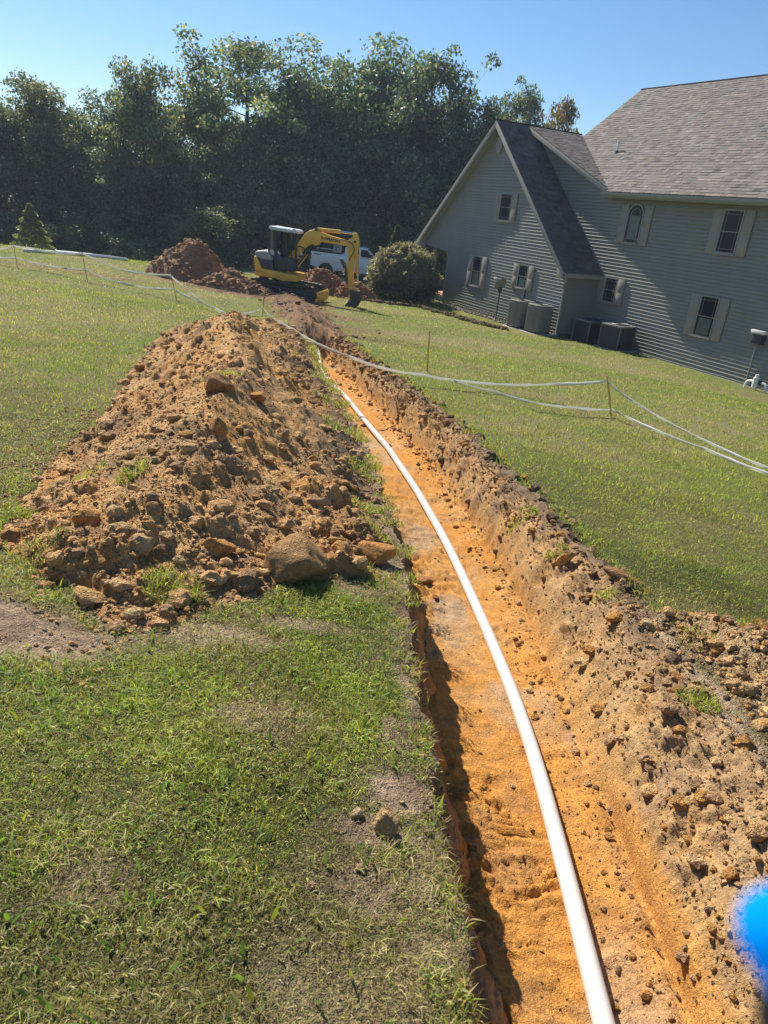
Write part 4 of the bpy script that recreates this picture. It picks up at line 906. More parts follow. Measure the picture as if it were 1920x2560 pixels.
def ac_grille(u, y, label, rz):
    x, yy, z = houseloc(u, y); t = empty('air_conditioner', (x, yy, z-.04), AZH+rz); tag(t, label, 'air conditioner', 'outdoor air conditioning units by the house wall')
    MB().box(-.56, .56, -.54, .54, 0, .07).build('pad', M['concrete'], t, bevel=.01)
    hw = .43; MB().prism(rsq(hw-.02, .06, 3), .09, .82, 'z').build('coil', M['dark_metal'], t, smooth=True)
    MB().prism(rsq(hw, .07, 3), .07, .14, 'z').build('base_tray', M['dark_metal'], t); MB().prism(rsq(hw+.01, .07, 3), .8205, .875, 'z').build('top_cover', M['tan_metal'], t, bevel=.01)
    for sx in (-1, 1):
        for sy in (-1, 1): MB().box(sx*hw-.03 if sx > 0 else -hw, sx*hw if sx > 0 else -hw+.03, sy*hw-.03 if sy > 0 else -hw, sy*hw if sy > 0 else -hw+.03, .1405, .82).build('corner_post', M['tan_metal'], t)
    g = MB()
    for k in range(10): zz = .17+k*.065; g.box(-hw-.004, hw+.004, -hw-.004, -hw+.001, zz, zz+.007).box(-hw-.004, -hw+.001, -hw, hw, zz, zz+.007).box(hw-.001, hw+.004, -hw, hw, zz, zz+.007)
    for k in range(9): a = -hw+.09+k*.085; g.box(a, a+.006, -hw-.006, -hw-.0045, .15, .81).box(-hw-.006, -hw-.0045, a, a+.006, .15, .81).box(hw+.0045, hw+.006, a, a+.006, .15, .81)
    g.build('guard_grille', M['grey_metal'], t)
    MB().prism([(.34*math.cos(2*math.pi*i/24), .34*math.sin(2*math.pi*i/24)) for i in range(24)], .8755, .885, 'z').build('fan_opening', M['black'], t)
    g = MB()
    for r in (.1, .18, .26, .33): g.tube([(r*math.cos(a*math.pi/12), r*math.sin(a*math.pi/12), .90) for a in range(25)], .006, 4, cap=False)
    g.build('fan_grille', M['grey_metal'], t)
ac_grille(-1.98, -.68, 'dark square air conditioner in the shadowed recess by the small window', .0)
ac_grille(-.55, -.72, 'dark square air conditioner standing in front of the open wall, right of the recess', .12)
# satellite dish on a pole
x, yy, z = houseloc(-6.1, PF-.42); t = empty('satellite_dish', (x, yy, z), AZH); tag(t, 'grey satellite dish on a thin pole against the clapboard gable', 'satellite dish')
MB().tube([(0, 0, -.1), (0, 0, 1.05), (-.02, 0, 1.18)], .027, 8).build('pole', M['grey_metal'], t, smooth=True)
m = MB(); nr, na = 5, 20; c = Vector((.02, 0, 1.42)); nrm = Vector((-.88, -.12, .46)).normalized(); a1 = nrm.cross(Vector((0, 1, 0))).normalized(); a2 = nrm.cross(a1)
V = []; F = []
for s_, off in ((1, 0), (1, -.02)):
    for i in range(nr):
        r = .26*(i+.01)/(nr-1)
        for k in range(na): an = 2*math.pi*k/na; V.append(c+a1*r*math.cos(an)+a2*r*1.05*math.sin(an)+nrm*(.55*r*r+off))
for q in (0, 1):
    for i in range(nr-1):
        for k in range(na): b = q*nr*na; F.append((b+i*na+k, b+i*na+(k+1) % na, b+(i+1)*na+(k+1) % na, b+(i+1)*na+k))
m.add(V, F); m.build('reflector', M['fascia'], t, smooth=True)
fe = c+nrm*.42-Vector((0, 0, .02))
MB().tube([(-.02, 0, 1.14), (-.12, -.02, 1.24), fe], .014, 6).build('feed_arm', M['grey_metal'], t); MB().box(fe.x-.07, fe.x+.04, fe.y-.05, fe.y+.05, fe.z-.01, fe.z+.06).build('receiver', M['white'], t, bevel=.015)
MB().box(-.06, .06, -.05, .05, 1.12, 1.30).build('bracket', M['dark_metal'], t, bevel=.01)
# folding frame leaning on the wall behind the ribbed units
x, yy, z = houseloc(-4.9, PF-.15); t = MB().tube([(-.16, 0, 0), (0, .06, 1.35), (.16, 0, 0)], .018, 6).build('metal_frame', M['dark_metal']); t.location = (x, yy, z); t.rotation_euler = (0, 0, AZH)
tag(t, 'thin inverted-V metal frame leaning on the wall behind the ribbed air conditioners', 'frame')
# white plastic fitting at the right edge
x, yy, z = houseloc(5.05, -.62); t = empty('pipe_fitting', (x, yy, z), AZH); tag(t, 'white plastic pipe assembly with bent legs on the lawn at the right edge', 'pipe fitting')
MB().tube([(-.34, 0, -.02), (-.34, 0, .12), (-.30, 0, .20), (-.22, 0, .23), (-.02, 0, .23)], .035, 10).build('elbow', M['white'], t, smooth=True)
MB().tube([(-.05, 0, .08), (-.05, 0, .36)], .075, 14).build('body', M['white'], t, smooth=True)
MB().tube([(-.05, 0, .36), (-.05, 0, .44)], .045, 12).build('cap', M['white'], t, smooth=True)
MB().tube([(.02, 0, .24), (.25, 0, .24), (.32, 0, .18), (.32, 0, -.02)], .035, 10).build('elbow', M['white'], t, smooth=True)
MB().tube([(.10, 0, .19), (.10, 0, .29)], .06, 12).build('collar', M['black'], t, smooth=True)
MB().tube([(.02, -.02, .30), (.02, -.02, .02), (.06, -.05, -.02)], .028, 8).build('leg', M['white'], t, smooth=True)
# ---------------------------------------------------------------- yellow excavator (side profile in local x-z, near side is -y)
def E(px, py):
    dx, dz = (px-480)/415., -(py-1060)/415.; c, s = math.cos(math.radians(8)), math.sin(math.radians(8)); return (dx*c-dz*s, dx*s+dz*c)
def EP(l): return [E(*p) for p in l]
def E3(p, y): a = E(*p); return (a[0], y, a[1])
def loop_track(root, yc, nearside):
    x0, x1, zc, r = -1.02, .98, .30, .245
    per = []; n = 20
    pts = [(x1+r*math.cos(a), zc+r*math.sin(a)) for a in np.linspace(-math.pi/2, math.pi/2, 9)]+[(x0+r*math.cos(a), zc+r*math.sin(a)) for a in np.linspace(math.pi/2, 3*math.pi/2, 9)]
    t = MB(); ins = [(x1+(r-.045)*math.cos(a), zc+(r-.045)*math.sin(a)) for a in np.linspace(-math.pi/2, math.pi/2, 9)]+[(x0+(r-.045)*math.cos(a), zc+(r-.045)*math.sin(a)) for a in np.linspace(math.pi/2, 3*math.pi/2, 9)]
    N = len(pts)
    for i in range(N): j = (i+1) % N; t.prism([pts[i], pts[j], ins[j], ins[i]], yc-.17, yc+.17)
    tr_ = t.build('track', M['black'], root, smooth=True)
    L = [0]; 
    for i in range(N): L.append(L[-1]+math.dist(pts[i], pts[(i+1) % N]))
    k = 40; src = None
    for q in range(k):
        s = L[-1]*q/k; i = max(0, min(N-1, int(np.searchsorted(L, s, 'right'))-1)); a, b = pts[i], pts[(i+1) % N]; d = L[i+1]-L[i]; f = (s-L[i])/d if d else 0
        p = (a[0]+(b[0]-a[0])*f, a[1]+(b[1]-a[1])*f); an = math.atan2(b[1]-a[1], b[0]-a[0])
        if src is None: src = MB().box(-.048, .048, -.178, .178, -.012, .026).build('track_pad', M['steelmud'], tr_); o = src
        else: o = src.copy(); COL.objects.link(o); o.parent = tr_
        o.location = (p[0], yc, p[1]); o.rotation_euler = (0, -an-math.pi, 0)
    yf_ = yc-.12 if nearside else yc+.12
    MB().prism([(x0+.1, .17), (x1-.15, .17), (x1-.02, .30), (x1-.15, .42), (x0+.15, .42), (x0, .30)], yc-.13, yc+.13).build('track_frame', M['dark_metal'], root, bevel=.02)
    for xx, rr in ((x0, .19), (x1, .19)): MB().tube([(xx, yc-.14, zc), (xx, yc+.14, zc)], rr, 20).build('idler_wheel', M['steelmud'], root, smooth=True)
    for i in range(5): MB().tube([(x0+.38+i*.31, yc-.145, .13), (x0+.38+i*.31, yc+.145, .13)], .065, 12).build('roller', M['dark_metal'], root, smooth=True)
def excavator():
    b = gp(-4.30, 26.55); root = empty('excavator', (b.x, b.y, -3.36), rot=(0, math.radians(2.2), math.radians(-7)))
    tag(root, 'yellow mini excavator with folded boom, cab and black tracks', 'excavator')
    Y = M['yellow']
    loop_track(root, -.58, True); loop_track(root, .58, False)
    MB().box(-.55, .5, -.40, .40, .30, .56).build('undercarriage', M['dark_metal'], root, bevel=.03)
    MB().box(-.07, -.02, -.752, -.74, .30, .34).build('decal', M['white'], root)
    MB().tube([(-.1, 0, .55), (-.1, 0, .68)], .42, 28).build('turntable', M['dark_metal'], root, smooth=True)
    # dozer blade
    bl = [(1.30, .02), (1.36, .10), (1.37, .34), (1.30, .42), (1.27, .40), (1.32, .30), (1.31, .12), (1.26, .02)]
    MB().prism(bl, -.80, .80).build('dozer_blade', M['yellow'], root, bevel=.006)
    MB().prism([(.55, .22), (1.3, .14), (1.3, .26), (.55, .36)], -.34, -.24).prism([(.55, .22), (1.3, .14), (1.3, .26), (.55, .36)], .24, .34).build('blade_arm', M['dark_metal'], root, bevel=.01)
    # upper structure
    up = EP([(95, 700), (88, 560), (112, 470), (150, 470), (215, 640), (400, 672), (470, 690), (725, 735), (725, 822), (500, 812), (400, 772), (320, 770), (250, 752), (100, 735)])
    MB().prism(up, -.62, .62).build('body', Y, root, bevel=.025)
    MB().prism(EP([(88, 560), (70, 560), (70, 690), (95, 700)]), -.45, .45).build('counterweight', Y, root, bevel=.02)
    MB().prism(EP([(118, 470), (122, 412), (160, 400), (265, 404), (330, 432), (368, 480), (372, 560), (300, 560), (200, 520), (145, 482)]), -.60, .60).build('hood', M['hood'], root, bevel=.05, seg=3)
    MB().prism(EP([(150, 484), (205, 512), (376, 530), (398, 668), (216, 640)]), -.628, -.605).build('side_panel', M['darkpanel'], root, bevel=.006)
    MB().prism(EP([(150, 484), (205, 512), (376, 530), (398, 668), (216, 640)]), -.60, .60).build('engine_cover', M['darkpanel'], root)
    for k in range(5): a = E(92, 520+k*34); MB().box(a[0]-.012, a[0]+.05, -.636, -.622, a[1]-.05, a[1]).build('vent_slot', M['black'], root)
    # cab: posts, roof, glass
    rf = EP([(338, 82), (352, 70), (430, 84), (720, 128), (748, 160), (742, 182), (690, 166), (440, 132), (340, 112)])
    MB().prism(rf, -.50, .42).build('cab_roof', M['cabwhite'], root, bevel=.02)
    for (p0, p1, w) in (((342, 105), (318, 470), .035), ((424, 128), (408, 650), .05), ((738, 170), (700, 640), .04), ((585, 190), (560, 640), .03)):
        a, c = E(*p0), E(*p1)
        for yy in (-.48, .38): MB().prism([(a[0]-w, a[1]), (a[0]+w, a[1]), (c[0]+w, c[1]), (c[0]-w, c[1])], yy-.02, yy+.02).build('cab_post', M['dark_metal'], root)
    for z in (640, 400): pass
    a = EP([(405, 470), (700, 520), (700, 690), (405, 668)]); MB().prism(a, -.49, .40).build('cab_lower', M['darkpanel'], root, bevel=.01)
    MB().prism(EP([(346, 112), (418, 128), (402, 470), (322, 440)]), -.478, -.470).build('cab_window', M['cabglass'], root)
    MB().prism(EP([(322, 380), (402, 400), (402, 470), (322, 440)]), -.50, -.479).build('cab_sill', M['cabwhite'], root)
    MB().prism(EP([(346, 112), (340, 112), (318, 440), (322, 440)]), -.46, .36).build('cab_window', M['cabglass'], root)
    MB().prism(EP([(450, 160), (575, 185), (560, 470), (500, 470), (440, 400)]), .372, .380).build('cab_window', M['cabglass'], root)
    # seat and controls
    MB().prism(EP([(455, 330), (490, 305), (535, 320), (565, 400), (560, 520), (450, 520), (448, 400)]), -.22, .22).build('seat', M['black'], root, bevel=.05, seg=3)
    MB().box(-.62, -.58, .1, .14, 0, .01).build('seat_post', M['black'], root)
    for yy in (-.30, .25): a = E3((640, 520), yy); c = E3((625, 400), yy); MB().tube([a, c], .015, 6).build('lever', M['black'], root)
    MB().prism(EP([(685, 108), (730, 112), (732, 145), (690, 142)]), -.52, -.44).build('work_lamp', M['white'], root, bevel=.01)
    # boom
    bp = EP([(520, 548), (600, 455), (700, 330), (790, 225), (850, 165), (905, 135), (985, 115), (1075, 160), (1200, 205), (1350, 245), (1478, 285), (1465, 345), (1320, 325), (1180, 300), (1040, 285), (1022, 322), (975, 338), (935, 312), (880, 330), (830, 360), (770, 410), (690, 500), (585, 600), (545, 600)])
    yb = -.12
    MB().prism(bp, yb-.13, yb+.13).build('boom', Y, root, bevel=.02)
    MB().prism(EP([(405, 690), (470, 645), (520, 575), (560, 600), (585, 690), (575, 800), (500, 812), (440, 780)]), yb-.20, yb+.20).build('boom_bracket', Y, root, bevel=.02)
    MB().tube([E3((540, 590), yb-.23), E3((540, 590), yb+.23)], .07, 14).build('pin', M['dark_metal'], root, smooth=True)
    MB().tube([E3((505, 700), yb-.22), E3((505, 700), yb+.22)], .09, 14).build('pin', M['steelmud'], root, smooth=True)
    # boom cylinder
    cy = MB().tube([E3((612, 705), yb), E3((830, 450), yb)], .065, 14).build('boom_cylinder', Y, root, smooth=True); MB().tube([E3((826, 455), yb), E3((955, 315), yb)], .03, 10).build('piston_rod', M['dark_metal'], cy, smooth=True)
    MB().tube([E3((640, 690), yb-.16), E3((860, 440), yb-.16), E3((940, 330), yb-.14)], .022, 6).build('hose', M['black'], root, smooth=True)
    # arm cylinder on top of the boom
    cy = MB().tube([E3((1010, 122), yb), E3((1348, 155), yb)], .062, 14).build('arm_cylinder', Y, root, smooth=True); MB().tube([E3((1345, 155), yb), E3((1540, 178), yb)], .036, 10).build('piston_rod', M['chrome'], cy, smooth=True)
    MB().tube([E3((1010, 122), yb-.15), E3((1010, 122), yb+.15)], .055, 12).build('pin', M['steelmud'], root, smooth=True)
    # arm
    ap = EP([(1520, 225), (1540, 165), (1575, 170), (1603, 215), (1612, 300), (1600, 400), (1575, 450), (1548, 455), (1530, 620), (1512, 830), (1448, 850), (1440, 640), (1452, 460), (1442, 400), (1460, 270)])
    MB().prism(ap, yb-.105, yb+.105).build('arm', Y, root, bevel=.018)
    MB().tube([E3((1563, 285), yb-.112), E3((1563, 285), yb+.112)], .045, 14).build('pin', M['black'], root, smooth=True)
    cy = MB().tube([E3((1575, 430), yb), E3((1582, 740), yb)], .055, 12).build('bucket_cylinder', Y, root, smooth=True); MB().tube([E3((1582, 735), yb), E3((1582, 850), yb)], .028, 10).build('piston_rod', M['chrome'], cy, smooth=True)
    for pts in ([(720, 395), (690, 380), (640, 400), (600, 440)], [(830, 440), (820, 380), (770, 352), (700, 360), (650, 400)], [(1360, 250), (1450, 275), (1520, 310), (1550, 380), (1530, 450), (1490, 500), (1480, 545)], [(770, 500), (820, 460), (832, 400), (800, 380)]):
        P = [Vector(E3(p, yb-.16)) for p in pts]; q = []
        for i in range(len(P)-1):
            p0 = P[max(i-1, 0)]; p1 = P[i]; p2 = P[i+1]; p3 = P[min(i+2, len(P)-1)]
            for j in range(5): t = j/5; q.append(.5*((2*p1)+(p2-p0)*t+(2*p0-5*p1+4*p2-p3)*t*t+(3*p1-p0-3*p2+p3)*t**3))
        q.append(P[-1]); MB().tube(q, .016, 6).build('hose', M['black'], root, smooth=True)
    MB().prism(EP([(752, 432), (790, 428), (796, 462), (760, 470)]), yb-.19, yb-.14).build('boom_lamp', M['cabwhite'], root, bevel=.008)
    # linkage, thumb, bucket
    MB().prism(EP([(1470, 840), (1590, 842), (1595, 862), (1530, 880), (1470, 870)]), yb-.14, yb+.14).build('link', Y, root, bevel=.01)
    MB().prism(EP([(1445, 860), (1480, 860), (1520, 900), (1600, 960), (1600, 985), (1540, 960), (1455, 940)]), yb-.12, yb+.12).build('link', Y, root, bevel=.01)
    MB().prism(EP([(1318, 512), (1360, 515), (1400, 570), (1425, 660), (1435, 850), (1412, 850), (1392, 720), (1372, 620), (1340, 560)]), yb-.07, yb+.07).build('thumb', M['steelmud'], root, bevel=.01)
    MB().prism(EP([(1375, 640), (1398, 640), (1400, 690), (1376, 690)]), yb-.085, yb-.072).build('decal', Y, root)
    bk = EP([(1475, 938), (1600, 962), (1606, 985), (1585, 1000), (1604, 1050), (1600, 1110), (1560, 1180), (1500, 1186), (1385, 1166), (1440, 1110), (1478, 1060), (1490, 1010)])
    bo = MB().prism(bk, yb-.30, yb+.30).build('bucket', M['steelmud'], root, bevel=.015)
    for k in range(5): yy = yb-.27+k*.13; a = E(1395, 1168); MB().prism([(a[0]-.09, a[1]-.02), (a[0]+.06, a[1]+.03), (a[0]+.06, a[1]-.02)], yy, yy+.05).build('tooth', M['steelmud'], bo)
    def text(body, p, size, y, ang, mat):
        cu = bpy.data.curves.new('lettering', 'FONT'); cu.body = body; cu.size = size; cu.extrude = .003; cu.offset = size*.03; cu.align_x = 'CENTER'; cu.align_y = 'CENTER'
        o = bpy.data.objects.new('tmp', cu); COL.objects.link(o); dg = bpy.context.evaluated_depsgraph_get(); me = bpy.data.meshes.new_from_object(o.evaluated_get(dg)); bpy.data.objects.remove(o)
        me.materials.clear(); me.materials.append(mat); q = nobj('lettering', me, root); a = E(*p); q.location = (a[0], y, a[1]); q.rotation_euler = (math.pi/2, math.radians(ang), 0); q.scale = (1.25, 1, 1); return q
    text('KOMATSU', (1207, 258), .115, yb-.134, 3, M['mark']); text('KOMATSU', (168, 682), .045, -.624, 0, M['mark'])
excavator()
# ---------------------------------------------------------------- white pickup behind it
def T(px, py):
    dx, dz = (px-1055)/246., -(py-768)/246.; c, s = math.cos(math.radians(6.5)), math.sin(math.radians(6.5)); return (dx*c-dz*s, dx*s+dz*c)
def truck():
    root = empty('pickup_truck', (-5.02, 46.0, -4.33), rot=(0, math.radians(1), 0)); tag(root, 'white pickup truck with black bed rails parked behind the excavator', 'pickup truck')
    W = M['truck']
    def arch(cx, r, z=.38): return [(cx-r*math.cos(a), z+r*math.sin(a)) for a in np.linspace(math.radians(-12), math.radians(192), 13)]
    low = .48
    body = [(-.95, .62), (-.56, .55)]+[p for p in arch(0, .47)]+[(.60, low), (3.05, low)]+[p for p in arch(3.55, .47)]+[(4.15, .55), (4.45, .62), (4.50, 1.05), (4.35, 1.22), (3.15, 1.34), (1.02, 1.36), (1.0, 1.42), (-.93, 1.42)]
    MB().prism(body, -.97, .97).build('body', W, root, bevel=.03)
    MB().prism([(1.02, 1.37), (3.0, 1.35), (2.45, 1.86), (2.2, 1.93), (1.25, 1.93), (1.08, 1.86)], -.86, .86).build('cab', W, root, bevel=.06, seg=3)
    MB().prism([(1.30, 1.42), (1.90, 1.42), (1.90, 1.82), (1.36, 1.82)], -.875, -.862).build('side_window', M['glass'], root, bevel=.004)
    MB().prism([(2.02, 1.42), (2.80, 1.40), (2.42, 1.80), (2.02, 1.82)], -.875, -.862).build('side_window', M['glass'], root, bevel=.004)
    MB().prism([(3.02, 1.37), (3.05, 1.38), (2.50, 1.86), (2.46, 1.86)], -.75, .75).build('windscreen', M['glass'], root)
    for a, b in ((1.10, 1.99), (2.01, 2.95)): MB().box(a, b-.01, -.985, -.971, .60, 1.34).build('door', W, root, bevel=.008); MB().box(b-.28, b-.1, -1.005, -.986, 1.14, 1.18).build('door_handle', M['truck'], root, bevel=.005)
    MB().box(1.1, 3.0, -1.06, -.90, .40, .45).build('running_board', M['black'], root)
    MB().box(-.9, .92, -.99, -.86, 1.425, 1.50).build('bed_rail', M['black'], root, bevel=.01)
    MB().box(-.9, .92, .86, .99, 1.425, 1.50).build('bed_rail', M['black'], root, bevel=.01)
    MB().box(-.98, -.93, -.95, -.74, .95, 1.30).build('tail_light', M['red'], root, bevel=.01); MB().box(-.985, -.90, -.985, -.965, .98, 1.3).build('tail_light', M['red'], root)
    MB().box(-1.12, -.94, -.95, .95, .50, .66).build('bumper', M['grey_metal'], root, bevel=.02)
    MB().box(4.46, 4.60, -.95, .95, .45, .72).build('bumper', M['grey_metal'], root, bevel=.02)
    MB().tube([(-.6, -.80, 1.52), (-.6, -.80, 1.62), (.5, -.80, 1.62), (.5, -.8, 1.52)], .025, 6).build('rack_rail', M['white'], root)
    MB().box(.35, .85, -.82, -.78, 1.51, 1.90).build('rack_panel', M['concrete'], root); MB().box(.50, .55, -.828, -.821, 1.58, 1.82).box(.50, .68, -.828, -.821, 1.78, 1.82).build('decal', M['mark'], root)
    MB().box(-.80, -.35, -.978, -.972, 1.26, 1.31).build('decal', M['mark'], root)
    MB().tube([(2.72, -.98, 1.40), (2.72, -1.12, 1.46)], .03, 6).build('mirror_arm', M['black'], root); MB().box(2.66, 2.76, -1.25, -1.08, 1.40, 1.62).build('mirror', M['black'], root, bevel=.02)
    for cx in (0, 3.55):
        for sy in (-1, 1):
            w = MB().tube([(cx, sy*.70, .38), (cx, sy*.95, .38)], .38, 26).build('wheel', M['black'], root, bevel=.02)
            MB().tube([(cx, sy*.952, .38), (cx, sy*.958, .38)], .24, 22).build('rim', M['dark_metal'], w)
            m = MB()
            for k in range(6): a = k*math.pi/3+.3; m.prism([(cx+.04*math.cos(a+1.5), .38+.04*math.sin(a+1.5)), (cx+.235*math.cos(a+.10), .38+.235*math.sin(a+.10)), (cx+.235*math.cos(a-.10), .38+.235*math.sin(a-.10)), (cx+.04*math.cos(a-1.5), .38+.04*math.sin(a-1.5))], min(sy*.96, sy*.975), max(sy*.96, sy*.975))
            m.build('spoke', M['chrome'], w)
        MB().prism([(cx+.46*math.cos(a), .38+.46*math.sin(a)) for a in np.linspace(0, math.pi, 12)], -.90, .90).build('wheel_arch', M['black'], root)
truck()
# dark loader bucket lying at the edge of the woods
x, y = -15.0, 38.5; t = empty('loader_bucket', (x, y, float(zfield(np.array([x]), np.array([y]))[0])+.1), .1); tag(t, 'dark steel loader bucket lying at the edge of the woods left of the tall heap', 'loader bucket')
MB().prism([(-.4, .0), (.45, .0), (.5, .06), (-.2, .12), (-.3, .3), (-.28, .62), (-.42, .62), (-.48, .3)], -.75, .75).build('shell', M['steelmud'], t, bevel=.01)
MB().box(-.42, .2, -.78, -.755, .0, .62).build('side_plate', M['dark_metal'], t); MB().box(-.42, .2, .755, .78, .0, .62).build('side_plate', M['dark_metal'], t)
MB().box(-.44, -.30, -.7, .7, .6205, .66).build('top_bar', M['chrome'], t)
t.rotation_euler = (0, 0, 1.45)
# ---------------------------------------------------------------- plants
def quads(P, size, r, up=.3, asp=.6, fold=.2):
    """leaf rhombs: centre P (n,3), size (n)"""
    n = len(P); d = r.normal(size=(n, 3)); d[:, 2] -= .25; d /= np.linalg.norm(d, axis=1)[:, None]
    nn = r.normal(size=(n, 3)); nn[:, 2] += up; s = np.cross(d, nn); s /= np.linalg.norm(s, axis=1)[:, None]+1e-9
    L = size[:, None]; V = np.stack([P-d*L*.5, P+s*L*asp*.5, P+d*L*.5, P-s*L*asp*.5], 1).reshape(-1, 3)
    return V, np.arange(4*n).reshape(n, 4)
def tree_variant(seed, Ht, Wd, openness, nleaf, leaf, greens):
    r = np.random.default_rng(seed); m = MB(); cl = []
    lean = r.normal(size=2)*.03*Ht; trunk = [(lean[0]*t*t, lean[1]*t*t, Ht*.93*t) for t in np.linspace(0, 1, 8)]
    m.tube(trunk, [.017*Ht*(1-.85*t)+.02 for t in np.linspace(0, 1, 8)], 8)
    nl = 17 if openness < .5 else 15; t0 = .10 if openness < .5 else .42
    for k in range(nl):
        t = t0+(1-t0)*(.92 if openness < .5 else .80)*(k/(nl-1))**.9; b = np.array([lean[0]*t*t, lean[1]*t*t, Ht*.93*t]); a = k*2.4+r.normal()*.3
        prof = math.sin(math.pi*min(1, max(.0, (t-t0)/(1.08-t0)))**.75)*.9+.18 if openness > .5 else (.55+.45*math.sin(math.pi*min(1, t*1.15)))*(1 if t < .75 else (1.05-t)/.3)
        R_ = Wd*.5*max(.15, prof)*(.75+.35*r.random())*(1 if t < .7 else .8); rise = (.35+.5*r.random())*R_*(1 if t < .7 else .45)
        tip = b+np.array([R_*math.cos(a), R_*math.sin(a), rise]); mid = b+(tip-b)*.5+np.array([0, 0, -.06*R_])+r.normal(size=3)*.05*R_
        rr = .006*Ht*(1.1-t)+.015; m.tube([b, b+(mid-b)*.5, mid, mid+(tip-mid)*.5+r.normal(size=3)*.05*R_, tip], [rr, rr*.8, rr*.6, rr*.4, rr*.2], 5)
        cs = (.105 if openness > .5 else .14)*Wd
        cl.append((b+(tip-b)*.93, cs*(.9+.4*r.random()))); cl.append((b+(tip-b)*.78, cs*(.9+.4*r.random())))
        for j in range(5 if openness > .5 else 7):
            f = .30+.66*r.random(); q = b+(tip-b)*f+r.normal(size=3)*cs*(1.5 if openness > .5 else 1.25); cl.append((q, cs*(.55+.5*r.random())))
            if openness > .5: m.tube([b+(tip-b)*f*.8, (b+(tip-b)*f*.8+q)/2+r.normal(size=3)*.1, q], [rr*.35, rr*.25, rr*.12], 4)
    cl += [(np.array([lean[0], lean[1], Ht*.95])+r.normal(size=3)*np.array([.07, .07, .03])*Wd, .12*Wd*(.7+.6*r.random())) for _ in range(5)]
    w = np.array([c[1]**2 for c in cl]); cnt = (w/w.sum()*nleaf).astype(int); P = []; tint = []
    for (c, R_), n in zip(cl, cnt):
        q = r.normal(size=(n, 3)); q /= np.linalg.norm(q, axis=1)[:, None]; rad = R_*(.30+.75*r.random(n)**.6)*(1+.13*r.normal(size=n))
        q = q*rad[:, None]*np.array([1.1, 1.1, .8])+c; q[:, 2] = np.maximum(q[:, 2], .1); P.append(q); tint.append(np.full(n, r.normal()))
    P = np.concatenate(P); tint = np.concatenate(tint); sz = leaf*(.6+.8*r.random(len(P))); V, F = quads(P, sz, r, up=.9, asp=.7)
    g = np.array(greens); ci = g[r.choice(len(g), len(P), p=[.5, .28, .14, .08])]*(1+.18*tint[:, None]+.15*r.normal(size=(len(P), 1)))
    crown = np_mesh('crown', V, F, M['leaf'], False, np.repeat(np.clip(ci, .01, 1), 4, 0))
    tm = m.build('trunk', M['bark'], smooth=True); tmesh = tm.data; bpy.data.objects.remove(tm); return tmesh, crown
G1 = [(.085, .13, .08), (.13, .165, .09), (.23, .235, .13), (.36, .30, .14)]
G2 = [(.07, .11, .08), (.11, .145, .09), (.19, .215, .13), (.29, .28, .16)]
G3 = [(.16, .13, .03), (.22, .16, .04), (.12, .12, .04), (.28, .16, .05)]
VAR = {'a': tree_variant(1, 12, 6.5, 0, 26000, .19, G1), 'b': tree_variant(2, 12, 6.0, 0, 26000, .19, G2), 'c': tree_variant(3, 12, 7.0, 0, 27000, .20, G2),
       'o': tree_variant(4, 17, 9.5, 1, 24000, .21, G1), 's': tree_variant(5, 5, 3.6, 0, 14000, .14, G1), 'y': tree_variant(6, 8, 4.5, .6, 10000, .17, G3), 'e': tree_variant(8, 13, 7.5, .6, 20000, .20, G2)}
BASEH = dict(a=12, b=12, c=12, o=17, s=5, y=8, e=13)
BZ = {}
for _k, (_t, _c) in VAR.items():
    _a = np.empty(len(_c.vertices)*3, np.float32); _c.vertices.foreach_get('co', _a); BZ[_k] = float(np.percentile(_a[2::3], 99.9))
def tree(kind, x, y, top, w, label, rz=None, group='trees of the wood behind the lawn', name='broadleaf_tree', cat='tree'):
    z = float(zfield(np.array([x]), np.array([y]))[0])-.15; h = top-z; k = h/BZ[kind]; t = empty(name, (x, y, z), random.random()*6.3 if rz is None else rz)
    t.scale = (w, w, k); tag(t, label, cat, group); tm, cm = VAR[kind]; nobj('trunk', tm, t); nobj('crown', cm, t); return t
tree('b', -26.6, 49, 3.6, .95, 'tree cut by the left edge of the photo', 1.0)
tree('a', -23.6, 50, 5.1, .92, 'first rounded dark crown from the left edge', 2.0)
tree('c', -20.8, 51, 4.9, .80, 'lower bushy crown with autumn tints left of the pointed crown', .5)
tree('a', -17.4, 50, 6.5, .80, 'pointed crown rising just left of the tallest airy tree', 3.1)
tree('o', -12.0, 55, 10.1, 1.12, 'tallest airy tree with bare limbs showing against the sky', 1.2)
tree('c', -7.3, 52, 8.5, 1.0, 'dense crown right of the tallest airy tree', 4.0)
tree('c', -3.4, 52, 9.6, 1.25, 'broadest dense crown in the middle of the wood', 2.2)
tree('e', .7, 52.5, 9.3, 1.0, 'crown with twiggy openings at the right shoulder of the broadest tree', .3)
tree('b', 3.6, 50, 6.5, .70, 'crown rising directly behind the gable peak', 1.4)
tree('e', 6.3, 55, 8.6, .75, 'round dark crown above the wing roof ridge', 2.9)
tree('y', 10.3, 60, 8.5, .85, 'small golden-leaved tree between the two roofs', .8, name='golden_tree')
same = 'leafy tree standing inside the dense wood, its crown merging with its neighbours'
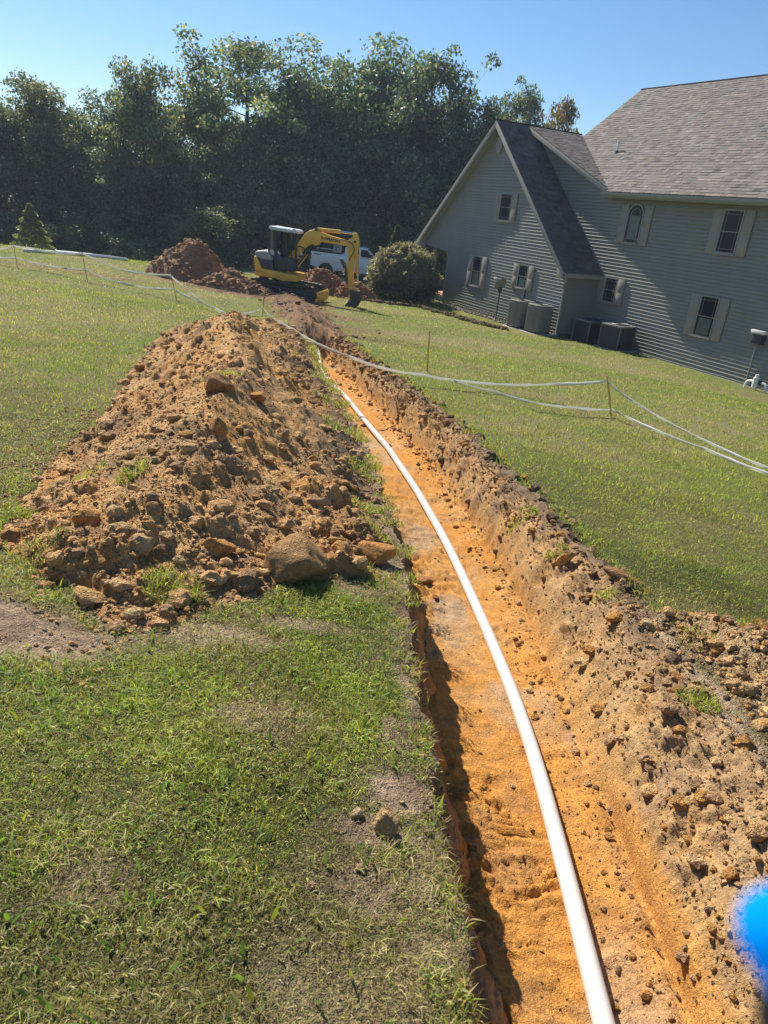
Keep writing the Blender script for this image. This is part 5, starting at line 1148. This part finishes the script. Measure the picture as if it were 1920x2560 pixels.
for i, (x, y, tp, w) in enumerate([(-29, 53, 4, .9), (-25, 54, 3.4, .9), (-21.5, 55, 3.8, .9), (-18.5, 54, 3.2, .7), (-15.2, 51, 3.6, .75), (-14.6, 56, 4.2, .8), (-11.0, 51, 4.2, .8), (-8.4, 56, 6.6, .85), (-5.6, 56.5, 8.6, 1.1), (-1.0, 57, 9.0, 1.1), (2.4, 57, 5.4, .85), (-1.6, 51, 4.6, .75), (6, 60, 5, .9), (9.5, 56, 4.6, .8), (13.5, 60, 4.6, .8), (-5.2, 50.5, 4.2, .7), (-32, 50, 3.5, .9), (2.0, 50, 2.6, .75), (17, 62, 4, .9), (-8.6, 50.5, 3.2, .7), (-19.3, 48.5, 1.6, .7), (-22.2, 48, .8, .7), (-13.2, 49.5, 2.2, .7)]):
    tree('abcbca'[i % 6], x, y, tp, w, same, group='trees inside the dense wood')
sh = 'leafy shrub in the undergrowth along the foot of the wood'
xs = np.linspace(-31, 9, 30)
for i, x in enumerate(xs):
    yy = 45.5+1.6*math.sin(i*2.1)+(2.6 if x > -9 else 0)+(1.2 if x > -5 else 0); tree('s', float(x), yy, float(zfield(np.array([x]), np.array([yy]))[0])+3.0+1.2*random.random(), .8+.3*random.random(), sh, group='undergrowth along the wood', name='shrub', cat='shrub')
# low greenery on the lawn crest, cedar, holly, bush
def leafball(name, n, prof, size, cols, p, seed, mat='leaf', asp=.5, lit_tips=None):
    r = np.random.default_rng(seed); P = prof(r, n); V, F = quads(P, size*(.6+.8*r.random(len(P))), r, up=.8, asp=asp); g = np.array(cols); c = g[r.choice(len(g), len(P), p=p)]*(1+.2*r.normal(size=(len(P), 1)))
    if lit_tips is not None: k = lit_tips(P); c = c*(1-k[:, None])+np.array([.36, .34, .24])*(1+.2*r.normal(size=(len(P), 1)))*k[:, None]
    return np_mesh(name, V, F, M[mat], False, np.repeat(np.clip(c, .01, 1), 4, 0))
def cone(r, n):
    t = r.random(n)**.8; a = r.random(n)*6.283; whorl = 1+.25*np.sin(t*40+np.sin(a*3)); R_ = .95*(1-t)**.85*whorl*(.55+.45*r.random(n)**.5)+.03; return np.stack([R_*np.cos(a), R_*np.sin(a), .12+2.25*t], 1)
x, y = -17.95, 35.6; t = empty('cedar', (x, y, -3.95)); tag(t, 'small cone-shaped cedar at the left end of the lawn', 'cedar')
nobj('crown', leafball('crown', 11000, cone, .10, [(.19, .22, .10), (.13, .16, .075), (.26, .26, .12)], [.5, .3, .2], 31), t); MB().tube([(0, 0, -.3), (0, 0, 2.2)], [.06, .01], 8).build('trunk', M['bark'], t); t.scale = (1, 1, 1.02)
def dome(r, n):
    q = r.normal(size=(n, 3)); q /= np.linalg.norm(q, axis=1)[:, None]; q[:, 2] = np.where(q[:, 2] < -.62, -q[:, 2], q[:, 2]); a = np.arctan2(q[:, 1], q[:, 0])
    lump = 1+.30*fbm(a*1.5+3, q[:, 2]*2.5, 8, 3)+.45*fbm(a*5, q[:, 2]*6, 9, 3); R_ = (.72+.28*r.random(n)**.6)*lump; return q*R_[:, None]*np.array([1.6, 1.45, 1.40])+np.array([0, 0, .95])
bx_, by_ = -.22, 33.0; t = empty('bush', (bx_, by_, -3.82)); tag(t, 'large rounded bush with upper leaves painted pale as if sunlit, beside the gable end', 'bush')
nobj('foliage', leafball('foliage', 26000, dome, .15, [(.06, .09, .05), (.10, .13, .07), (.20, .20, .12)], [.4, .3, .3], 33, asp=.36, lit_tips=lambda P: sst(1.1, 2.1, P[:, 2]+.5*np.hypot(P[:, 0], P[:, 1])-.55*(P[:,1]>0)*0)*.75), t)  # upper and outer leaves coloured paler to stand in for sunlit gloss
for k in range(6): a = k*1.05; MB().tube([(.15*math.cos(a), .15*math.sin(a), -.2), (.4*math.cos(a), .4*math.sin(a), .7), (.9*math.cos(a), .9*math.sin(a), 1.6)], [.035, .025, .01], 6).build('stem', M['bark'], t)
x, y = -.75, 35.5; t = empty('holly', (x, y, -4.0)); tag(t, 'narrow holly shrub rising behind the large rounded bush', 'shrub')
nobj('foliage', leafball('foliage', 9000, lambda r, n: cone(r, n)*np.array([.85, .85, 1.35]), .11, [(.07, .085, .04), (.11, .12, .06), (.16, .16, .08)], [.5, .3, .2], 35, lit_tips=None), t); MB().tube([(0, 0, -.3), (0, 0, 2.5)], [.05, .01], 8).build('trunk', M['bark'], t)
# row of turf clumps along the shallow dig by the house
def sodrow():
    pts = [(-1.9, 30.6), (-.6, 30.4), (.6, 30.6), (1.7, 28.9), (2.5, 27.5), (3.1, 26.7), (3.5, 26.4)]; n = 520; t = rng.random(n)*(len(pts)-1); i = t.astype(int); f = t-i; A = np.array(pts)
    P = A[i]*(1-f[:, None])+A[np.minimum(i+1, len(A)-1)]*f[:, None]+rng.normal(size=(n, 2))*.11; r = .04+.07*rng.random(n); z = zfield(P[:, 0], P[:, 1])
    c = soilcols(n, [(.14, .13, .05), (.24, .15, .08), (.11, .08, .05)], [.4, .35, .25]); scatter('turf_clods', np.stack([P[:, 0], P[:, 1], z+r*.4], -1), r, c, M['soil'], None, 'row of cut turf clods along the narrow dig beside the bush', None, big=.05)
sodrow()
# stones and litter under the bush and by the wall foot
n = 260; uu = rng.uniform(-12.5, -4.6, n); vv_ = PF-.25-.35*rng.random(n); hp_ = [HM @ Vector((a, b, 0)) for a, b in zip(uu, vv_)]; P = np.array([[p.x, p.y, 0] for p in hp_]); r = .03+.05*rng.random(n); P[:, 2] = zfield(P[:, 0], P[:, 1])+r*.3
scatter('gravel', P, r, soilcols(n, [(.33, .30, .25), (.22, .17, .12), (.45, .42, .36)], [.5, .3, .2]), M['soil'], None, 'loose stones along the foot of the gable wall', None, big=.05)
# ---------------------------------------------------------------- grass, blade by blade
def blades(name, x, y, z, hgt, wid, lean, cols, r, fine=True):
    n = len(x); a = r.random(n)*2*math.pi; la = r.random(n)*2*math.pi; B = np.stack([x, y, z], -1)
    s = np.stack([np.cos(a), np.sin(a), 0*a], -1)*wid[:, None]*.5; ld = np.stack([np.cos(la), np.sin(la), 0*la], -1)
    up = np.array([0, 0, 1.]); c, sn = np.cos(lean)[:, None], np.sin(lean)[:, None]
    tip = B+(up*c+ld*sn)*hgt[:, None]; mid = B+(up*np.sqrt(c)*.55+ld*sn*.38)*hgt[:, None] if fine else None
    if fine:
        V = np.stack([B-s, B+s, mid-s*.8, mid+s*.8, tip], 1).reshape(-1, 3); k = np.arange(n)[:, None]*5
        F = np.concatenate([k+[0, 1, 3], k+[0, 3, 2], k+[2, 3, 4]], 0); m = 5
        C = np.repeat(cols, 5, 0)
    else:
        V = np.stack([B-s, B+s, tip], 1).reshape(-1, 3); k = np.arange(n)[:, None]*3; F = k+[0, 1, 2]; C = np.repeat(cols, 3, 0)
    return np_mesh(name, V, F, M['grass'], True, np.clip(C, .01, .9))
GC = np.array([(.19, .29, .045), (.39, .46, .06), (.33, .32, .09), (.54, .46, .23), (.28, .20, .10), (.54, .50, .11)])
def gcols(x, y, d, r, nearf):
    n = len(x); a = fbm(x*2.2, y*2.2, 301, 4)+.6*fbm(x*.35, y*.35, 73, 3); b = fbm(x*.9+5, y*.9, 302, 3)
    dry = np.clip(.25+1.7*a+.0+.9*d-.25*nearf*0, .05, .95); u = r.random(n); v = r.random(n)
    k = np.where(u < dry, np.where(v < .42, 2, np.where(v < .72, 3, 4)), np.where(v < np.clip(.50-1.2*b, .1, .9), 0, np.where(v < .88, 1, 5)))
    return GC[k]*np.clip(1+.30*r.normal(size=(n, 1)), .3, 2)*(.85+.9*np.clip(fbm(x*9, y*9, 305, 3)+.1, 0, .6))[:, None]
def lawnpts(n, x0, x1, y0, y1, r, p=1.):
    y = y0+(y1-y0)*r.random(n)**p; x = x0(y)+(x1(y)-x0(y))*r.random(n); d = dirt(x, y)
    inside = (x > tl(y)-.005+.03*fbm(x*4, y*4, 5, 3)) & (x < tt(y)+.07) & (y < 15.4); m = mound(x, y) > .018; h = (heap_h(x, y) > -.004) & (y < 16) & (x < tl(y))
    keep = ~inside & ~m & ~h & (r.random(n) > np.clip(d*1.15-.05, 0, .985)); return x[keep], y[keep], d[keep]
def grass():
    r = np.random.default_rng(5); out = []
    # near turf left of the trench
    ED = lambda y: tl(y)+.02
    sets = [(45000, lambda y: -.55*y-2.2, lambda y: -.55*y-.9, .4, 4.5, 1.), (185000, lambda y: -.55*y-.9, ED, .75, 3.6, 1.0), (50000, lambda y: tt(y)+.0, lambda y: .75*y+.9, 2.7, 5.5, 1.), (30000, lambda y: -.62*y-1.0, lambda y: -.2*y-1.1, 3.2, 5.5, 1.)]
    X = [lawnpts(s[0], s[1], s[2], s[3], s[4], r, s[5]) for s in sets]; x, y, d = [np.concatenate([q[i] for q in X]) for i in range(3)]
    n = len(x); flatk = r.random(n) < np.clip(.45+.5*fbm(x*3, y*3, 311, 3)+.5*d, .1, .95)
    tall = .65+2.6*np.clip(fbm(x*6, y*6, 312, 3)+.08, 0, .5)
    hgt = (.010+.022*r.random(n)**1.3)*tall*np.where(flatk, 1.15, 1.)*(1+.05*y); wid = (.0016+.0023*r.random(n)**2.2)*(.8+.16*y); lean = np.where(flatk, 1.15+.4*r.random(n), .15+.8*r.random(n))
    nk = np.clip(.58+.20*y, .7, 1); hgt = hgt*nk; wid = wid*(.5+.5*nk); z = zfield(x, y)+np.where(flatk, .006+.012*r.random(n), -.002)
    o = nobj('grass', blades('grass', x, y, z, hgt, wid, lean, gcols(x, y, d, r, 1.), r)); tag(o, 'short mown grass with dry clippings in the foreground', kind='stuff')
    # middle and far lawn, ever coarser blades
    sets = [(75000, lambda y: -.66*y-1, lambda y: .62*y+1, 5.5, 9.5, 1.), (85000, lambda y: -.66*y-1, lambda y: .60*y+1, 9.5, 17, 1.), (110000, lambda y: -.64*y-1, lambda y: np.minimum(.42*y+1, 9.5), 17, 40, .9)]
    X = [lawnpts(s[0], s[1], s[2], s[3], s[4], r, s[5]) for s in sets]; x, y, d = [np.concatenate([q[i] for q in X]) for i in range(3)]
    u = (x-HO[0])*HU[0]+(y-HO[1])*HU[1]; v = (x-HO[0])*HV[0]+(y-HO[1])*HV[1]; k = ~((v < .1) | ((v < 1.65) & (u < -2.75) & (u > -14))); x, y, d = x[k], y[k], d[k]; n = len(x)
    hgt = (.020+.025*r.random(n))*(1+.012*y)*(1+.8*np.clip(fbm(x*3, y*3, 312, 3), 0, .5)); wid = (.0045+.004*r.random(n))*(.45+.11*y); lean = .2+1.1*r.random(n)
    o = nobj('grass', blades('grass', x, y, zfield(x, y)-.003, hgt, wid, lean, gcols(x, y, d, r, 0.), r, False)); tag(o, 'mown lawn grass stretching to the house and the woods', kind='stuff')
    # tufts hanging on torn edges and fallen sods
    T_ = []
    def tuft(cx, cy, rad, n, zf, h=.05, gr=.6): a = r.random(n)*6.283; q = rad*np.sqrt(r.random(n)); xx = cx+q*np.cos(a); yy = cy+q*np.sin(a); T_.append((xx, yy, zf(xx, yy), np.full(n, h), np.full(n, gr)))
    gz_ = lambda a, b: zfield(a, b); hz2 = lambda a, b: np.maximum(heapz(a, b), ground(a, b))-.004
    for k in range(46): yy = .8+13*((k+r.random())/46)**1.4; tuft(float(tl(yy))-.01-.03*r.random(), yy, .04+.02*yy**.5, 90, (gz_ if yy < 2.9 else hz2), .04+.003*yy, .32)
    for k in range(44): yy = 3.0+12*((k+r.random())/44)**1.3; tuft(float(tt(yy))+.10+.07*r.random(), yy, .05+.02*yy**.5, 60, gz_, .035+.003*yy, .4)
    for (cx, cy, rad, n, h) in ((-.90, 2.76, .13, 1100, .065), (-1.42, 3.70, .09, 420, .055), (-1.35, 5.45, .16, 500, .05), (-1.75, 3.9, .1, 160, .05), (-.25, 5.2, .14, 380, .05), (-.12, 4.4, .12, 380, .05), (-.05, 3.9, .10, 260, .05), (-.45, 6.4, .22, 420, .06), (-.75, 7.8, .25, 420, .06), (-1.0, 9.3, .25, 320, .06), (-1.5, 10.8, .3, 320, .07), (.0, 3.3, .12, 400, .045), (-.30, 2.95, .16, 500, .045), (-1.6, 2.95, .15, 420, .05)): tuft(cx, cy, rad, n, hz2, h, .4)
    for (cx, cy, rad, n, h) in ((1.72, 1.75, .07, 320, .06), (1.42, 2.55, .09, 240, .05), (1.15, 4.25, .07, 160, .05), (1.05, 5.0, .1, 200, .05), (1.98, 3.2, .14, 420, .07), (2.2, 2.1, .1, 120, .05), (1.30, 3.6, .06, 120, .05)): tuft(cx, cy, rad, n, gz_, h, .55)
    x, y, z, h, g = [np.concatenate([t[i] for t in T_]) for i in range(5)]; n = len(x)
    c = np.where((r.random(n) < g)[:, None], GC[r.choice([0, 1], n)], GC[r.choice([2, 3, 4], n, p=[.3, .35, .35])])*(1+.15*r.normal(size=(n, 1)))
    o = nobj('grass', blades('grass', x, y, z, h*(.5+.9*r.random(n)), (.0025+.002*r.random(n))*(1+.13*y), .3+1.15*r.random(n), c, r)); tag(o, 'tufts of grass and roots on torn sods beside the trench', kind='stuff')
    # broad weed leaves
    n = 1000; x, y, d = lawnpts(n, lambda y: -.5*y-.6, lambda y: tl(y)-.02, .9, 3.0, r, 1.); n = len(x)
    o = nobj('grass', blades('grass', x, y, zfield(x, y)+.004, .03+.03*r.random(n), .006+.006*r.random(n), .3+1.0*r.random(n), np.array([(.16, .27, .05), (.30, .33, .05), (.13, .20, .05)])[r.choice(3, n)]*(1+.15*r.normal(size=(n, 1))), r)); tag(o, 'broad-bladed weeds among the foreground grass', kind='stuff')
grass()

# ---------------------------------------------------------------- bright blue fingertip of a work glove that strays in front of the lens
def fingertip():
    Rm = cam.matrix_world.to_3x3(); f = lambda px, py, d: Rm @ Vector(((px-960)/1790*d, -(py-1280)/1790*d, -d))
    g = bpy.data.materials.new('blue_glove'); g.use_nodes = True; nt = g.node_tree; p = nt.nodes['Principled BSDF']; p.inputs['Base Color'].default_value = (.0, .45, 1., 1); p.inputs['Roughness'].default_value = .9; p.inputs['Specular IOR Level'].default_value = .1
    tr = NN(nt, 'ShaderNodeBsdfTranslucent'); tr.inputs['Color'].default_value = (0., .55, 1., 1); ms = NN(nt, 'ShaderNodeMixShader'); ms.inputs[0].default_value = .6
    nt.links.new(p.outputs[0], ms.inputs[1]); nt.links.new(tr.outputs[0], ms.inputs[2]); nt.links.new(ms.outputs[0], nt.nodes['Material Output'].inputs['Surface'])
    d = .075; a, b, c = f(1925, 2292, d), f(1955, 2335, d), f(2150, 2560, d*1.02)
    pts = [a+(c-a)*t for t in (-.12, -.09, -.04, .05, .2, .5, 1.)]; rr = [.0006, .0021, .0034, .0043, .0048, .0053, .0058]
    o = MB().tube(pts, rr, 24).build('glove_fingertip', g, smooth=True); tag(o, 'bright blue out-of-focus glove fingertip poking in at the lower right edge', 'glove')
    q = MB().tube([f(1958, 2430, .08), f(1990, 2540, .08), f(2040, 2680, .08)], [.0024, .0044, .0052], 18).build('dark_cuff', M['black'], o, smooth=True)
fingertip()
# ---------------------------------------------------------------- thin volume added to stand in for veiling lens glare
def glare_veil():
    m = bpy.data.materials.new('glare_veil'); m.use_nodes = True; nt = m.node_tree; nt.nodes.clear(); o = nt.nodes.new('ShaderNodeOutputMaterial'); v = nt.nodes.new('ShaderNodeVolumePrincipled')
    v.inputs['Color'].default_value = (.70, .86, 1, 1); v.inputs['Density'].default_value = .0007; v.inputs['Anisotropy'].default_value = .2; nt.links.new(v.outputs[0], o.inputs['Volume'])
    h = MB().box(-110, 110, -12, 235, -26, 19).build('glare_veil', m); tag(h, 'thin bluish volume added to stand in for veiling lens glare', kind='stuff')
glare_veil()
